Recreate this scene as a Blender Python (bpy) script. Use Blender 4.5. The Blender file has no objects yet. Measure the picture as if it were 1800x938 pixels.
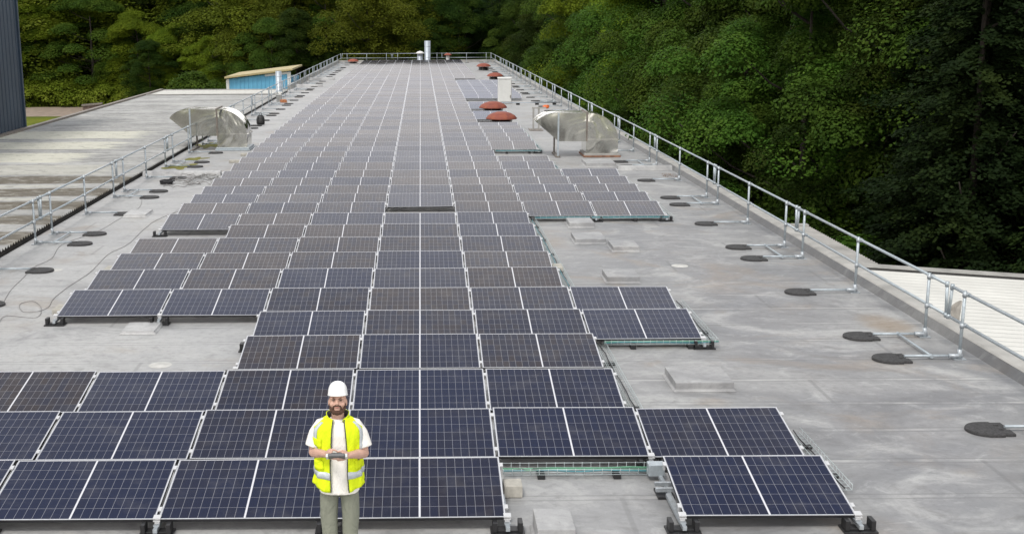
import bpy, bmesh, math, random
import numpy as np
from mathutils import Vector, Matrix, Euler

SC = bpy.context.scene
COL = SC.collection
R = math.radians
random.seed(7)

# ------------------------------------------------------------------ camera
cam_d = bpy.data.cameras.new('camera')
cam = bpy.data.objects.new('camera', cam_d)
COL.objects.link(cam)
cam_d.sensor_width = 36.0
cam_d.sensor_fit = 'HORIZONTAL'
cam_d.lens = 2074 / 1800 * 36
cam_d.shift_x = 162 / 1800
cam_d.clip_start = 0.1
cam_d.clip_end = 3000
TH, YAW, ROLL = R(12.02), R(-.10), R(-.35)
_r0 = Vector((math.cos(YAW), -math.sin(YAW), 0))
_fw = Vector((math.sin(YAW) * math.cos(TH), math.cos(YAW) * math.cos(TH), -math.sin(TH)))
_dn = Vector((-math.sin(YAW) * math.sin(TH), -math.cos(YAW) * math.sin(TH), -math.cos(TH)))
_rt = _r0 * math.cos(ROLL) - _dn * math.sin(ROLL)
_dd = _r0 * math.sin(ROLL) + _dn * math.cos(ROLL)
m3 = Matrix((_rt, -_dd, -_fw)).transposed()
cam.matrix_world = Matrix.Translation((.036, 0, 5.056)) @ m3.to_4x4()
SC.camera = cam

# ------------------------------------------------------------------ world, sun, exposure
SUN_EL, SUN_ROT = R(58), R(-150)          # high, behind the camera on the left
w = bpy.data.worlds.new('World')
SC.world = w
w.use_nodes = True
nt = w.node_tree
nt.nodes.clear()
sky = nt.nodes.new('ShaderNodeTexSky')
sky.sky_type = 'NISHITA'
sky.sun_disc = False
sky.sun_elevation = SUN_EL
sky.sun_rotation = SUN_ROT
sky.dust_density = 4.0
sky.air_density = 1.0
sky.ozone_density = 1.0
hs = nt.nodes.new('ShaderNodeHueSaturation')
hs.inputs['Saturation'].default_value = .5
tc = nt.nodes.new('ShaderNodeTexCoord')
mp = nt.nodes.new('ShaderNodeMapping'); mp.inputs['Scale'].default_value = (1, 1, 2.2)
nz = nt.nodes.new('ShaderNodeTexNoise'); nz.inputs['Scale'].default_value = 1.8; nz.inputs['Detail'].default_value = 5
cr = nt.nodes.new('ShaderNodeValToRGB')
cr.color_ramp.elements[0].position = .3; cr.color_ramp.elements[0].color = (.62, .64, .68, 1)
cr.color_ramp.elements[1].position = .7; cr.color_ramp.elements[1].color = (1, 1, 1, 1)
sc_ = nt.nodes.new('ShaderNodeVectorMath'); sc_.operation = 'SCALE'; sc_.inputs['Scale'].default_value = 9.5
mxw = nt.nodes.new('ShaderNodeMix'); mxw.data_type = 'RGBA'; mxw.inputs[0].default_value = .78     # cloud cover
bg = nt.nodes.new('ShaderNodeBackground')
bg.inputs['Strength'].default_value = .13
out = nt.nodes.new('ShaderNodeOutputWorld')
nt.links.new(tc.outputs['Generated'], mp.inputs[0]); nt.links.new(mp.outputs[0], nz.inputs['Vector']); nt.links.new(nz.outputs['Fac'], cr.inputs[0])
sx_ = nt.nodes.new('ShaderNodeSeparateXYZ'); nt.links.new(tc.outputs['Generated'], sx_.inputs[0])
gr = nt.nodes.new('ShaderNodeMapRange'); gr.interpolation_type = 'SMOOTHSTEP'            # invented sky gradient: low band brightened for far panel reflections, overhead dimmed
gr.inputs[1].default_value = .40; gr.inputs[2].default_value = .64; gr.inputs[3].default_value = 1.65; gr.inputs[4].default_value = .62
nt.links.new(sx_.outputs[2], gr.inputs[0])
sg = nt.nodes.new('ShaderNodeVectorMath'); sg.operation = 'SCALE'
nt.links.new(cr.outputs[0], sg.inputs[0]); nt.links.new(gr.outputs[0], sg.inputs['Scale']); wc = nt.nodes.new('ShaderNodeValToRGB')
wc.color_ramp.elements[0].position = .36; wc.color_ramp.elements[0].color = (1.0, .955, .93, 1)
wc.color_ramp.elements[1].position = .72; wc.color_ramp.elements[1].color = (.90, .95, 1.0, 1)  # low sky warmed, high sky cooled to tint the panel reflections
nt.links.new(sx_.outputs[2], wc.inputs[0])
wm = nt.nodes.new('ShaderNodeVectorMath'); wm.operation = 'MULTIPLY'
nt.links.new(sg.outputs[0], wm.inputs[0]); nt.links.new(wc.outputs[0], wm.inputs[1])
nt.links.new(wm.outputs[0], sc_.inputs[0])
nt.links.new(sky.outputs[0], hs.inputs['Color'])
nt.links.new(hs.outputs[0], mxw.inputs[6]); nt.links.new(sc_.outputs[0], mxw.inputs[7])
nt.links.new(mxw.outputs[2], bg.inputs['Color'])
nt.links.new(bg.outputs[0], out.inputs['Surface'])

sun_d = bpy.data.lights.new('sun', 'SUN')
sun_d.energy = 1.5
sun_d.angle = R(12)
sun_d.color = (1, .96, .9)
sun = bpy.data.objects.new('sun', sun_d)
COL.objects.link(sun)
_az = SUN_ROT
_sd = Vector((math.sin(_az) * math.cos(SUN_EL), math.cos(_az) * math.cos(SUN_EL), math.sin(SUN_EL)))
sun.rotation_euler = _sd.to_track_quat('Z', 'Y').to_euler()
sun.location = (0, 0, 60)

SC.view_settings.view_transform = 'Standard'
SC.view_settings.look = 'None'
SC.view_settings.exposure = 0.40
SC.view_settings.gamma = 1
SC.view_settings.use_curve_mapping = False
SC.cycles.use_denoising = True
SC.cycles.max_bounces = 6
SC.cycles.diffuse_bounces = 3
SC.cycles.glossy_bounces = 3
SC.cycles.transmission_bounces = 2
SC.cycles.transparent_max_bounces = 4

# ------------------------------------------------------------------ tagging
def tag(o, label=None, cat=None, group=None, kind=None):
    if label: o['label'] = label
    if cat: o['category'] = cat
    if group: o['group'] = group
    if kind: o['kind'] = kind
    return o

def empty(name, loc=(0, 0, 0), rot=(0, 0, 0), label=None, cat=None, group=None):
    o = bpy.data.objects.new(name, None)
    COL.objects.link(o)
    o.location = loc
    o.rotation_euler = rot
    o.empty_display_size = .2
    return tag(o, label, cat, group)

_kids = {}
def dup(root, loc=None, rot=None, label=None, parent=None, scale=None):
    c = root.copy()
    COL.objects.link(c)
    if parent is not None:
        c.parent = parent
    if loc is not None: c.location = loc
    if rot is not None: c.rotation_euler = rot
    if scale is not None: c.scale = scale
    if label: c['label'] = label
    for ch in list(root.children):
        dup(ch, parent=c)
    return c

def ordinal(n):
    w_ = ['zeroth', 'first', 'second', 'third', 'fourth', 'fifth', 'sixth', 'seventh', 'eighth', 'ninth', 'tenth', 'eleventh',
         'twelfth', 'thirteenth', 'fourteenth', 'fifteenth', 'sixteenth', 'seventeenth', 'eighteenth', 'nineteenth', 'twentieth']
    if n <= 20: return w_[n]
    t = ['', '', 'twenty', 'thirty', 'forty', 'fifty', 'sixty', 'seventy']
    te = ['', '', 'twentieth', 'thirtieth', 'fortieth', 'fiftieth', 'sixtieth', 'seventieth']
    return te[n // 10] if n % 10 == 0 else t[n // 10] + '-' + w_[n % 10]

# ------------------------------------------------------------------ mesh builder
class MB:
    def __init__(s):
        s.v = []; s.f = []; s.sm = []; s.mi = []; s.m = 0
    def add(s, vs, fs, smooth=False):
        o = len(s.v)
        s.v.extend([tuple(p) for p in vs])
        for f in fs:
            s.f.append(tuple(i + o for i in f)); s.sm.append(smooth); s.mi.append(s.m)
    def box(s, c, d, rot=None):
        x, y, z = d[0] / 2, d[1] / 2, d[2] / 2
        vs = [Vector(p) for p in ((-x, -y, -z), (x, -y, -z), (x, y, -z), (-x, y, -z), (-x, -y, z), (x, -y, z), (x, y, z), (-x, y, z))]
        if rot is not None:
            M = Euler(rot).to_matrix(); vs = [M @ p for p in vs]
        vs = [p + Vector(c) for p in vs]
        s.add(vs, [(0, 3, 2, 1), (4, 5, 6, 7), (0, 1, 5, 4), (1, 2, 6, 5), (2, 3, 7, 6), (3, 0, 4, 7)])
        return s
    def bx(s, x0, x1, y0, y1, z0, z1):
        return s.box(((x0 + x1) / 2, (y0 + y1) / 2, (z0 + z1) / 2), (x1 - x0, y1 - y0, z1 - z0))
    def tube(s, pts, r, n=8, cap=True):
        pts = [Vector(p) for p in pts]
        rs = r if isinstance(r, (list, tuple)) else [r] * len(pts)
        k = len(pts); vs = []; prev = None
        for i, p in enumerate(pts):
            t = (pts[min(i + 1, k - 1)] - pts[max(i - 1, 0)]).normalized()
            if prev is None:
                a = Vector((0, 0, 1)) if abs(t.z) < .9 else Vector((1, 0, 0))
                u = t.cross(a).normalized()
            else:
                u = (prev - t * prev.dot(t)).normalized()
            prev = u; v = t.cross(u)
            for j in range(n):
                an = 2 * math.pi * j / n
                vs.append(p + (u * math.cos(an) + v * math.sin(an)) * rs[i])
        fs = [(i * n + j, i * n + (j + 1) % n, (i + 1) * n + (j + 1) % n, (i + 1) * n + j) for i in range(k - 1) for j in range(n)]
        s.add(vs, fs, True)
        if cap:
            o = len(s.v) - len(vs)
            s.f.append(tuple(o + j for j in range(n - 1, -1, -1))); s.sm.append(False); s.mi.append(s.m)
            s.f.append(tuple(o + (k - 1) * n + j for j in range(n))); s.sm.append(False); s.mi.append(s.m)
        return s
    def lathe(s, prof, c=(0, 0, 0), n=24, smooth=True):
        vs = []; k = len(prof)
        for r, z in prof:
            for j in range(n):
                a = 2 * math.pi * j / n
                vs.append((c[0] + r * math.cos(a), c[1] + r * math.sin(a), c[2] + z))
        fs = [(i * n + j, i * n + (j + 1) % n, (i + 1) * n + (j + 1) % n, (i + 1) * n + j) for i in range(k - 1) for j in range(n)]
        s.add(vs, fs, smooth)
        return s
    def prism(s, poly, axis, a, b):
        """extrude a closed 2-D polygon along axis 'x','y' or 'z' from a to b"""
        n = len(poly)
        def P(q, t):
            return {'x': (t, q[0], q[1]), 'y': (q[0], t, q[1]), 'z': (q[0], q[1], t)}[axis]
        vs = [P(q, a) for q in poly] + [P(q, b) for q in poly]
        fs = [(i, (i + 1) % n, n + (i + 1) % n, n + i) for i in range(n)] + [tuple(range(n - 1, -1, -1)), tuple(range(n, 2 * n))]
        s.add(vs, fs)
        return s
    def loft(s, rings, smooth=True, cap=True):
        n = len(rings[0]); k = len(rings)
        vs = [p for r_ in rings for p in r_]
        fs = [(i * n + j, i * n + (j + 1) % n, (i + 1) * n + (j + 1) % n, (i + 1) * n + j) for i in range(k - 1) for j in range(n)]
        if cap: fs += [tuple(range(n - 1, -1, -1)), tuple((k - 1) * n + j for j in range(n))]
        s.add(vs, fs, smooth)
        return s
    def ell(s, c, r, n=16, k=10):
        rings = []
        for i in range(k + 1):
            t = math.pi * (i + .02) / (k + .04)
            rings.append([(c[0] + r[0] * math.sin(t) * math.cos(2 * math.pi * j / n), c[1] + r[1] * math.sin(t) * math.sin(2 * math.pi * j / n),
                           c[2] - r[2] * math.cos(t)) for j in range(n)])
        return s.loft(rings)
    def mesh(s, name, mats):
        me = bpy.data.meshes.new(name)
        me.from_pydata([tuple(p) for p in s.v], [], s.f)
        for m in (mats if isinstance(mats, (list, tuple)) else [mats]):
            me.materials.append(m)
        me.polygons.foreach_set('use_smooth', s.sm)
        me.polygons.foreach_set('material_index', s.mi)
        bm = bmesh.new(); bm.from_mesh(me)
        bmesh.ops.recalc_face_normals(bm, faces=bm.faces)
        bm.to_mesh(me); bm.free()
        me.update()
        return me
    def build(s, name, mats, parent=None, loc=None, bev=0):
        o = bpy.data.objects.new(name, s.mesh(name, mats))
        COL.objects.link(o)
        if parent is not None: o.parent = parent
        if loc is not None: o.location = loc
        if bev:
            b = o.modifiers.new('bevel', 'BEVEL'); b.width = bev; b.segments = 2; b.limit_method = 'ANGLE'; b.angle_limit = R(40)
        return o

# ------------------------------------------------------------------ materials
class NT:
    """small helper for node trees"""
    def __init__(s, name):
        s.mat = bpy.data.materials.new(name); s.mat.use_nodes = True
        s.t = s.mat.node_tree; s.b = s.t.nodes['Principled BSDF']
        s.out = s.t.nodes['Material Output']
        s._tc = None
    def n(s, typ, **kw):
        nd = s.t.nodes.new(typ)
        for k, v in kw.items(): setattr(nd, k, v)
        return nd
    def l(s, a, b): s.t.links.new(a, b)
    def val(s, sock, v):
        if hasattr(v, 'links') or isinstance(v, bpy.types.NodeSocket): s.l(v, sock)
        else: sock.default_value = v
    def obj(s):
        if s._tc is None: s._tc = s.n('ShaderNodeTexCoord')
        return s._tc.outputs['Object']
    def math(s, op, a, b=0.0, c=None):
        nd = s.n('ShaderNodeMath', operation=op)
        s.val(nd.inputs[0], a); s.val(nd.inputs[1], b)
        if c is not None: s.val(nd.inputs[2], c)
        return nd.outputs[0]
    def sep(s, v=None):
        nd = s.n('ShaderNodeSeparateXYZ'); s.l(v or s.obj(), nd.inputs[0]); return nd.outputs
    def map(s, scale=(1, 1, 1), loc=(0, 0, 0), v=None):
        nd = s.n('ShaderNodeMapping'); s.l(v or s.obj(), nd.inputs[0])
        nd.inputs['Scale'].default_value = scale; nd.inputs['Location'].default_value = loc
        return nd.outputs[0]
    def noise(s, scale=5, detail=5, rough=.55, v=None, dist=0):
        nd = s.n('ShaderNodeTexNoise'); nd.inputs['Scale'].default_value = scale; nd.inputs['Detail'].default_value = detail
        nd.inputs['Roughness'].default_value = rough; nd.inputs['Distortion'].default_value = dist
        s.l(v or s.obj(), nd.inputs['Vector']); return nd.outputs['Fac']
    def ramp(s, f, stops):
        nd = s.n('ShaderNodeValToRGB'); s.l(f, nd.inputs[0]); cr = nd.color_ramp
        while len(cr.elements) < len(stops): cr.elements.new(.5)
        for e, (p, c) in zip(cr.elements, stops):
            e.position = p; e.color = (c[0], c[1], c[2], 1) if isinstance(c, (tuple, list)) else (c, c, c, 1)
        return nd.outputs[0]
    def mix(s, f, a, b, mode='MIX'):
        nd = s.n('ShaderNodeMix', data_type='RGBA', blend_type=mode)
        s.val(nd.inputs[0], f)
        for i, x in ((6, a), (7, b)):
            if isinstance(x, tuple): nd.inputs[i].default_value = (x[0], x[1], x[2], 1)
            else: s.l(x, nd.inputs[i])
        return nd.outputs[2]
    def step(s, x, e0, e1):
        nd = s.n('ShaderNodeMapRange', interpolation_type='SMOOTHSTEP')
        s.val(nd.inputs[0], x); nd.inputs[1].default_value = e0; nd.inputs[2].default_value = e1
        return nd.outputs[0]
    def rnd(s):
        return s.n('ShaderNodeObjectInfo').outputs['Random']
    def base(s, c):
        if isinstance(c, tuple): s.b.inputs['Base Color'].default_value = (c[0], c[1], c[2], 1)
        else: s.l(c, s.b.inputs['Base Color'])
        return s
    def set(s, **kw):
        for k, v in kw.items():
            key = {'rough': 'Roughness', 'metal': 'Metallic', 'spec': 'Specular IOR Level', 'coat': 'Coat Weight', 'ior': 'IOR'}[k]
            s.val(s.b.inputs[key], v)
        return s
    def bump(s, h, strength=.3, dist=.01):
        nd = s.n('ShaderNodeBump'); s.l(h, nd.inputs['Height'])
        nd.inputs['Strength'].default_value = strength; nd.inputs['Distance'].default_value = dist
        s.l(nd.outputs[0], s.b.inputs['Normal']); return s

def simple(name, c, rough=.6, metal=0, var=.15, scale=6, bump=0, bscale=40, spec=.5):
    t = NT(name)
    n = t.noise(scale, 5)
    lo = tuple(x * (1 - var) for x in c); hi = tuple(min(1, x * (1 + var)) for x in c)
    t.base(t.ramp(n, [(.3, lo), (.7, hi)])).set(rough=rough, metal=metal, spec=spec)
    if bump: t.bump(t.noise(bscale, 4), bump, .01)
    return t.mat

M = {}
M['galv'] = simple('galvanised_steel', (.40, .445, .47), .45, .45, .14, 14)
M['zinc'] = simple('zinc_strut', (.40, .43, .45), .45, .5, .18, 20)
M['clamp'] = simple('clamp_aluminium', (.6, .6, .6), .4, .3, .06, 20)
M['alu'] = simple('frame_silver', (.56, .57, .59), .4, .2, .06, 8)
M['shaded_side'] = simple('frame_side_painted_shade', (.012, .012, .014), .5, 0, .2, 8)  # frame sides coloured black to stand for their shade
M['rubber'] = simple('recycled_rubber', (.042, .041, .041), .85, 0, .45, 30, .5, 60)
M['plastic_black'] = simple('black_plastic', (.015, .015, .016), .5, 0, .3, 20)
M['concrete'] = simple('concrete', (.42, .4, .35), .9, 0, .2, 12, .3, 60)
M['white_paint'] = simple('white_painted_steel', (.66, .66, .63), .45, 0, .06, 4)
M['kerb'] = simple('kerb_capping', (.36, .35, .325), .8, 0, .22, 2.2, .1, 30)
M['near_black'] = simple('near_black_matt', (.03, .027, .024), .9, 0, .4, 3)  # near-black; paints the shade under the left eave
M['wire'] = simple('wire_zinc', (.5, .56, .56), .45, .4, .15, 10)
M['cable_black'] = simple('cable_black', (.02, .02, .022), .6)
M['cable_grey'] = simple('cable_grey', (.23, .22, .21), .6)
M['cable_green'] = simple('cable_green', (.12, .33, .2), .5)
M['cable_teal'] = simple('cable_teal', (.08, .25, .29), .5)
M['orange'] = simple('orange_plastic', (.75, .17, .04), .5, 0, .3, 12)
M['dark_strut'] = simple('painted_strut_brown', (.19, .165, .14), .6, .2, .3, 9)

# roof membrane: cloudy stains, faint lap seams across the roof
def membrane(name, tone=1.0, seams=True):
    t = NT(name)
    xyz = t.sep()
    n1 = t.noise(.13, 7, .62, t.map((1, 1.3, 1)), .8)
    n2 = t.noise(.62, 8, .64, t.map((.85, 1.1, 1)), 1.4)
    n2b = t.noise(1.9, 7, .68, t.map((.75, 1.1, 1), (4, 8, 0)), 1.5)
    n3 = t.noise(9, 6, .7)
    K = lambda r_, g_, b_: (r_ * tone, g_ * tone, b_ * tone)
    c = t.ramp(n1, [(.32, K(.165, .17, .178)), (.5, K(.225, .225, .225)), (.68, K(.30, .297, .288))])
    # paler membrane towards the left side and the far end
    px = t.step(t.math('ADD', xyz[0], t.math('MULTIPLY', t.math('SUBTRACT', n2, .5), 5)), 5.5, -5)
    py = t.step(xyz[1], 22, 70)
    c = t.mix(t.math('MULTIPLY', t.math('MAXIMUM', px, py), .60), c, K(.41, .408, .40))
    c = t.mix(t.math('MULTIPLY', t.step(n2, .47, .68), .62), c, K(.40, .398, .385))
    c = t.mix(t.math('MULTIPLY', t.step(n2, .50, .30), .60), c, K(.115, .115, .118))
    c = t.mix(t.math('MULTIPLY', t.step(n2b, .52, .72), .40), c, K(.43, .43, .42))
    c = t.mix(t.math('MULTIPLY', t.step(n2b, .48, .30), .42), c, K(.13, .125, .12))
    n4 = t.noise(.42, 6, .62, t.map((1, 1.2, 1), (9, 3, 0)), .9)
    c = t.mix(t.math('MULTIPLY', t.step(n4, .52, .70), .45 if seams else .1), c, K(.25, .20, .15))
    c = t.mix(t.math('MULTIPLY', t.step(n3, .42, .75), .35), c, K(.12, .12, .12))
    c = t.mix(t.math('MULTIPLY', t.step(t.noise(42, 3, .6), .62, .74), .35), c, K(.07, .065, .06))
    if seams:
        wob = t.math('MULTIPLY', t.math('SUBTRACT', t.noise(.5, 3), .5), .10)
        y = t.math('ADD', xyz[1], wob)
        fr = t.math('FRACT', t.math('DIVIDE', y, 1.03))
        d = t.math('ABSOLUTE', t.math('SUBTRACT', fr, .5))
        brk = t.step(t.noise(.8, 5, .65, t.map((1, 1, 1), (3, 7, 0))), .44, .64)
        ln = t.math('MULTIPLY', t.step(d, .050, .012), t.math('MULTIPLY', brk, .34))
        c = t.mix(ln, c, K(.50, .49, .47))
        ed = t.math('MULTIPLY', t.math('MULTIPLY', t.step(d, .085, .055), t.step(d, .035, .05)), .40)
        c = t.mix(ed, c, K(.13, .13, .13))
        # head laps of the rolls, staggered from strip to strip
        row = t.math('FLOOR', t.math('ADD', t.math('DIVIDE', y, 1.03), .5))
        xo = t.math('ADD', xyz[0], t.math('MULTIPLY', t.math('FRACT', t.math('MULTIPLY', row, .381)), 7.0))
        dx_ = t.math('ABSOLUTE', t.math('SUBTRACT', t.math('FRACT', t.math('DIVIDE', xo, 7.0)), .5))
        c = t.mix(t.math('MULTIPLY', t.step(dx_, .006, .002), .35), c, K(.12, .12, .12))
        # rusty run-off stain near the right rail
        dx = t.math('DIVIDE', t.math('SUBTRACT', xyz[0], 7.75), .55)
        dy = t.math('DIVIDE', t.math('SUBTRACT', xyz[1], 18.9), 1.1)
        r2 = t.math('ADD', t.math('MULTIPLY', dx, dx), t.math('MULTIPLY', dy, dy))
        st = t.math('MULTIPLY', t.step(t.math('ADD', r2, t.math('MULTIPLY', n2, 1.2)), 1.5, .4), .55)
        c = t.mix(st, c, (.26, .18, .10))
    t.base(c).set(rough=t.ramp(n2, [(.3, .46), (.7, .75)]), spec=.4)
    t.bump(t.noise(6, 7, .65), .35, .015)
    return t.mat
M['membrane'] = membrane('roof_membrane', 1.12)
M['plinth'] = membrane('plinth_membrane', 1.3, False)
M['upstand'] = membrane('upstand_membrane_shaded', .62, False)  # membrane darkened to carry the shade on the kerb's inner face

# glass over cells: grid of cell gaps, bluish or brownish tint per panel
def cells(blue=False):
    t = NT('solar_cells_blue' if blue else 'solar_cells')
    xyz = t.sep()
    ax = t.math('ABSOLUTE', xyz[0])
    fx = t.math('ABSOLUTE', t.math('SUBTRACT', t.math('FRACT', t.math('DIVIDE', t.math('SUBTRACT', ax, .0095), .0927)), .5))
    fy = t.math('ABSOLUTE', t.math('SUBTRACT', t.math('FRACT', t.math('DIVIDE', t.math('SUBTRACT', xyz[1], .014), .1843)), .5))
    lx = t.math('GREATER_THAN', fx, .5 - .0019 / .0927)
    ly = t.math('GREATER_THAN', fy, .5 - .0021 / .1843)
    ln = t.math('MAXIMUM', lx, ly)
    mid = t.math('LESS_THAN', ax, .0085)
    edx = t.math('GREATER_THAN', ax, .8475)
    edy = t.math('GREATER_THAN', t.math('ABSOLUTE', t.math('SUBTRACT', xyz[1], .567)), .5565)
    br = t.math('MAXIMUM', mid, t.math('MAXIMUM', edx, edy))
    r = t.rnd()
    wv = t.n('ShaderNodeCombineXYZ'); t.l(t.math('MULTIPLY', r, 60), wv.inputs[0]); t.l(t.math('MULTIPLY', r, 37), wv.inputs[1])
    va = t.n('ShaderNodeVectorMath', operation='ADD'); t.l(t.obj(), va.inputs[0]); t.l(wv.outputs[0], va.inputs[1])
    n = t.noise(.7, 2, .5, va.outputs[0])
    # each cell its own tone
    cx = t.math('FLOOR', t.math('DIVIDE', xyz[0], .0927)); cy = t.math('FLOOR', t.math('DIVIDE', t.math('SUBTRACT', xyz[1], .014), .1843))
    cv = t.n('ShaderNodeCombineXYZ'); t.l(cx, cv.inputs[0]); t.l(cy, cv.inputs[1]); t.l(t.math('MULTIPLY', r, 99), cv.inputs[2])
    wn = t.n('ShaderNodeTexWhiteNoise', noise_dimensions='3D'); t.l(cv.outputs[0], wn.inputs['Vector'])
    gp = t.sep(t.n('ShaderNodeNewGeometry').outputs['Position'])
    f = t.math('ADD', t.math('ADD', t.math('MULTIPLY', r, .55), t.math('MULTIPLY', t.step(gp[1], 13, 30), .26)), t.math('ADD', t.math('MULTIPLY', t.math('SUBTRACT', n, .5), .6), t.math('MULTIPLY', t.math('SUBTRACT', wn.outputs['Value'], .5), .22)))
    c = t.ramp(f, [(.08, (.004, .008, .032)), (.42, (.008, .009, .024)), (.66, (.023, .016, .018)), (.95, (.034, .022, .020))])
    if blue: c = t.ramp(f, [(.1, (.012, .026, .075)), (.9, (.02, .034, .07))])
    dust = t.math('MULTIPLY', t.step(t.noise(2.3, 6, .65, va.outputs[0]), .45, .8), .10)
    c = t.mix(dust, c, (.3, .28, .25))
    c = t.mix(t.math('MULTIPLY', ln, .42), c, (.52, .52, .55))
    c = t.mix(br, c, (.62, .62, .64))
    t.base(c).set(rough=.15, spec=.5, ior=1.24 if blue else 1.33)
    return t.mat
M['cells'] = cells(); M['cells_blue'] = cells(True)

def corrugated_fibre():
    t = NT('weathered_fibre_cement')
    xyz = t.sep()
    n1 = t.noise(.5, 7, .62, t.map((.35, 1.5, 1)), .5)
    n2 = t.noise(2.2, 6, .65, t.map((.25, 1.6, 1)), .3)
    c = t.ramp(n1, [(.3, (.25, .25, .245)), (.5, (.35, .35, .342)), (.7, (.45, .45, .44))])
    c = t.mix(t.math('MULTIPLY', t.step(n2, .5, .7), .55), c, (.5, .49, .45))
    c = t.mix(t.math('MULTIPLY', t.step(n2, .5, .3), .5), c, (.15, .145, .135))
    def band(y0, y1, x1, col, amt):
        nonlocal c
        wy = t.math('ADD', xyz[1], t.math('MULTIPLY', t.math('SUBTRACT', t.noise(1.3, 5, .6, t.map((.3, 1, 1), (y0, 0, 0))), .5), .9))
        wx = t.math('ADD', xyz[0], t.math('MULTIPLY', t.math('SUBTRACT', t.noise(1.7, 4, .6, t.map((.4, 1.4, 1), (0, y1, 0))), .5), 3.2))
        m = t.math('MULTIPLY', t.math('MULTIPLY', t.step(wy, y0 - .12, y0 + .12), t.step(wy, y1 + .12, y1 - .12)), t.step(wx, x1 + .5, x1 - .5))
        c = t.mix(t.math('MULTIPLY', m, amt), c, col)
    pale = (.60, .59, .50); moss = (.11, .092, .064)
    for y0, y1, x1 in ((48.9, 52.2, -11.8), (45.0, 47.6, -12.0), (40.8, 43.7, -12.2)): band(y0, y1, x1, pale, .85)
    for y0, y1 in ((35.4, 37.1), (32.9, 34.4), (30.5, 31.9), (28.2, 29.6), (25.7, 27.2), (23.2, 24.7), (20.7, 22.2)): band(y0, y1, -8.6, moss, .82)
    for y0, y1 in ((37.5, 40.1), (34.7, 35.2), (32.1, 32.7)): band(y0, y1, -10.2, (.48, .47, .41), .6)
    band(76.5, 84, -8, (.62, .61, .56), .7)
    n5 = t.noise(5.5, 6, .7, t.map((.35, 1.5, 1)), .4)
    c = t.mix(t.math('MULTIPLY', t.step(n5, .48, .68), .45), c, (.52, .51, .47))
    c = t.mix(t.math('MULTIPLY', t.step(n5, .5, .32), .5), c, (.13, .125, .115))
    t.base(c).set(rough=.9, spec=.2)
    return t.mat
M['fibre'] = corrugated_fibre()
M['white_sheet'] = simple('white_roof_sheet', (.57, .565, .53), .55, 0, .08, .8)
M['grey_sheet'] = simple('grey_roof_sheet', (.34, .33, .31), .8, 0, .25, 1.5)
M['navy'] = simple('navy_cladding', (.018, .036, .06), .5, 0, .18, .3)
M['shed_blue'] = simple('blue_cladding', (.13, .40, .60), .5, 0, .12, .8)
M['shed_cream'] = simple('cream_roof', (.40, .33, .17), .7, 0, .15, .9)
M['brick'] = simple('dark_brick', (.16, .12, .1), .9, 0, .3, 3)

def stainless():
    t = NT('stainless_sheet')
    n = t.noise(.75, 2, .4, None, 1.6)
    t.base(t.ramp(t.noise(3, 4), [(.3, (.55, .54, .49)), (.7, (.68, .67, .62))])).set(rough=.14, metal=1)
    t.bump(n, .20, .20)
    return t.mat
M['stainless'] = stainless()
def rust():
    t = NT('rusty_red_paint')
    n = t.noise(3.5, 7, .65, None, .5)
    c = t.ramp(n, [(.3, (.16, .045, .035)), (.5, (.25, .065, .04)), (.64, (.29, .085, .042)), (.78, (.36, .15, .07))])
    t.base(c).set(rough=.75).bump(t.noise(30, 5), .3, .01)
    return t.mat
M['rust'] = rust()
M['rust_dull'] = simple('rust_dull', (.24, .12, .07), .85, 0, .5, 7, .3, 40)
M['rust_orange'] = simple('rust_orange', (.4, .16, .07), .8, 0, .4, 5, .3, 40)
M['steel_grey'] = simple('grey_flue_steel', (.42, .46, .5), .45, .5, .12, 3)

def ground_mat():
    t = NT('grass_ground')
    n1 = t.noise(.12, 6, .6); n2 = t.noise(2.5, 6, .65)
    c = t.ramp(n1, [(.3, (.08, .11, .014)), (.55, (.15, .165, .02)), (.75, (.20, .185, .035))])
    c = t.mix(t.math('MULTIPLY', t.step(n2, .4, .7), .5), c, (.045, .06, .015))
    t.base(c).set(rough=1, spec=.1).bump(n2, .6, .1)
    return t.mat
M['ground'] = ground_mat()
M['track'] = simple('track_gravel', (.25, .195, .15), .95, 0, .2, 1.2, .3, 20)

def leaf(name, c0, c1, c2):
    t = NT(name)
    n = t.noise(.55, 3, .5)
    r = t.rnd()
    geo = t.n('ShaderNodeNewGeometry')
    f = t.math('ADD', t.math('MULTIPLY', n, .88), t.math('MULTIPLY', geo.outputs['Random Per Island'], .16))
    c = t.ramp(f, [(.28, c0), (.52, c1), (.80, c2)])
    hv = t.n('ShaderNodeHueSaturation')
    t.l(c, hv.inputs['Color'])
    t.l(t.math('ADD', .485, t.math('MULTIPLY', r, .03)), hv.inputs['Hue'])
    t.l(t.math('ADD', .75, t.math('MULTIPLY', r, .5)), hv.inputs['Value'])
    col = hv.outputs[0]
    t.base(col).set(rough=.7, spec=.08)
    tr = t.n('ShaderNodeBsdfTranslucent'); t.l(col, tr.inputs['Color'])
    mx = t.n('ShaderNodeMixShader'); mx.inputs[0].default_value = .28
    t.l(t.b.outputs[0], mx.inputs[1]); t.l(tr.outputs[0], mx.inputs[2])
    t.l(mx.outputs[0], t.out.inputs['Surface'])
    return t.mat
M['leaf_bright'] = leaf('leaves_bright', (.06, .10, .008), (.12, .175, .012), (.20, .25, .022))
M['leaf_weed'] = leaf('leaves_weed', (.09, .14, .012), (.15, .21, .018), (.24, .29, .04))
M['leaf_dark'] = leaf('leaves_dark', (.011, .026, .004), (.024, .047, .006), (.055, .08, .010))
M['leaf_olive'] = leaf('leaves_olive', (.055, .08, .008), (.10, .132, .012), (.16, .19, .018))
M['leaf_conifer'] = leaf('leaves_conifer', (.007, .016, .005), (.013, .027, .007), (.03, .05, .01))
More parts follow.
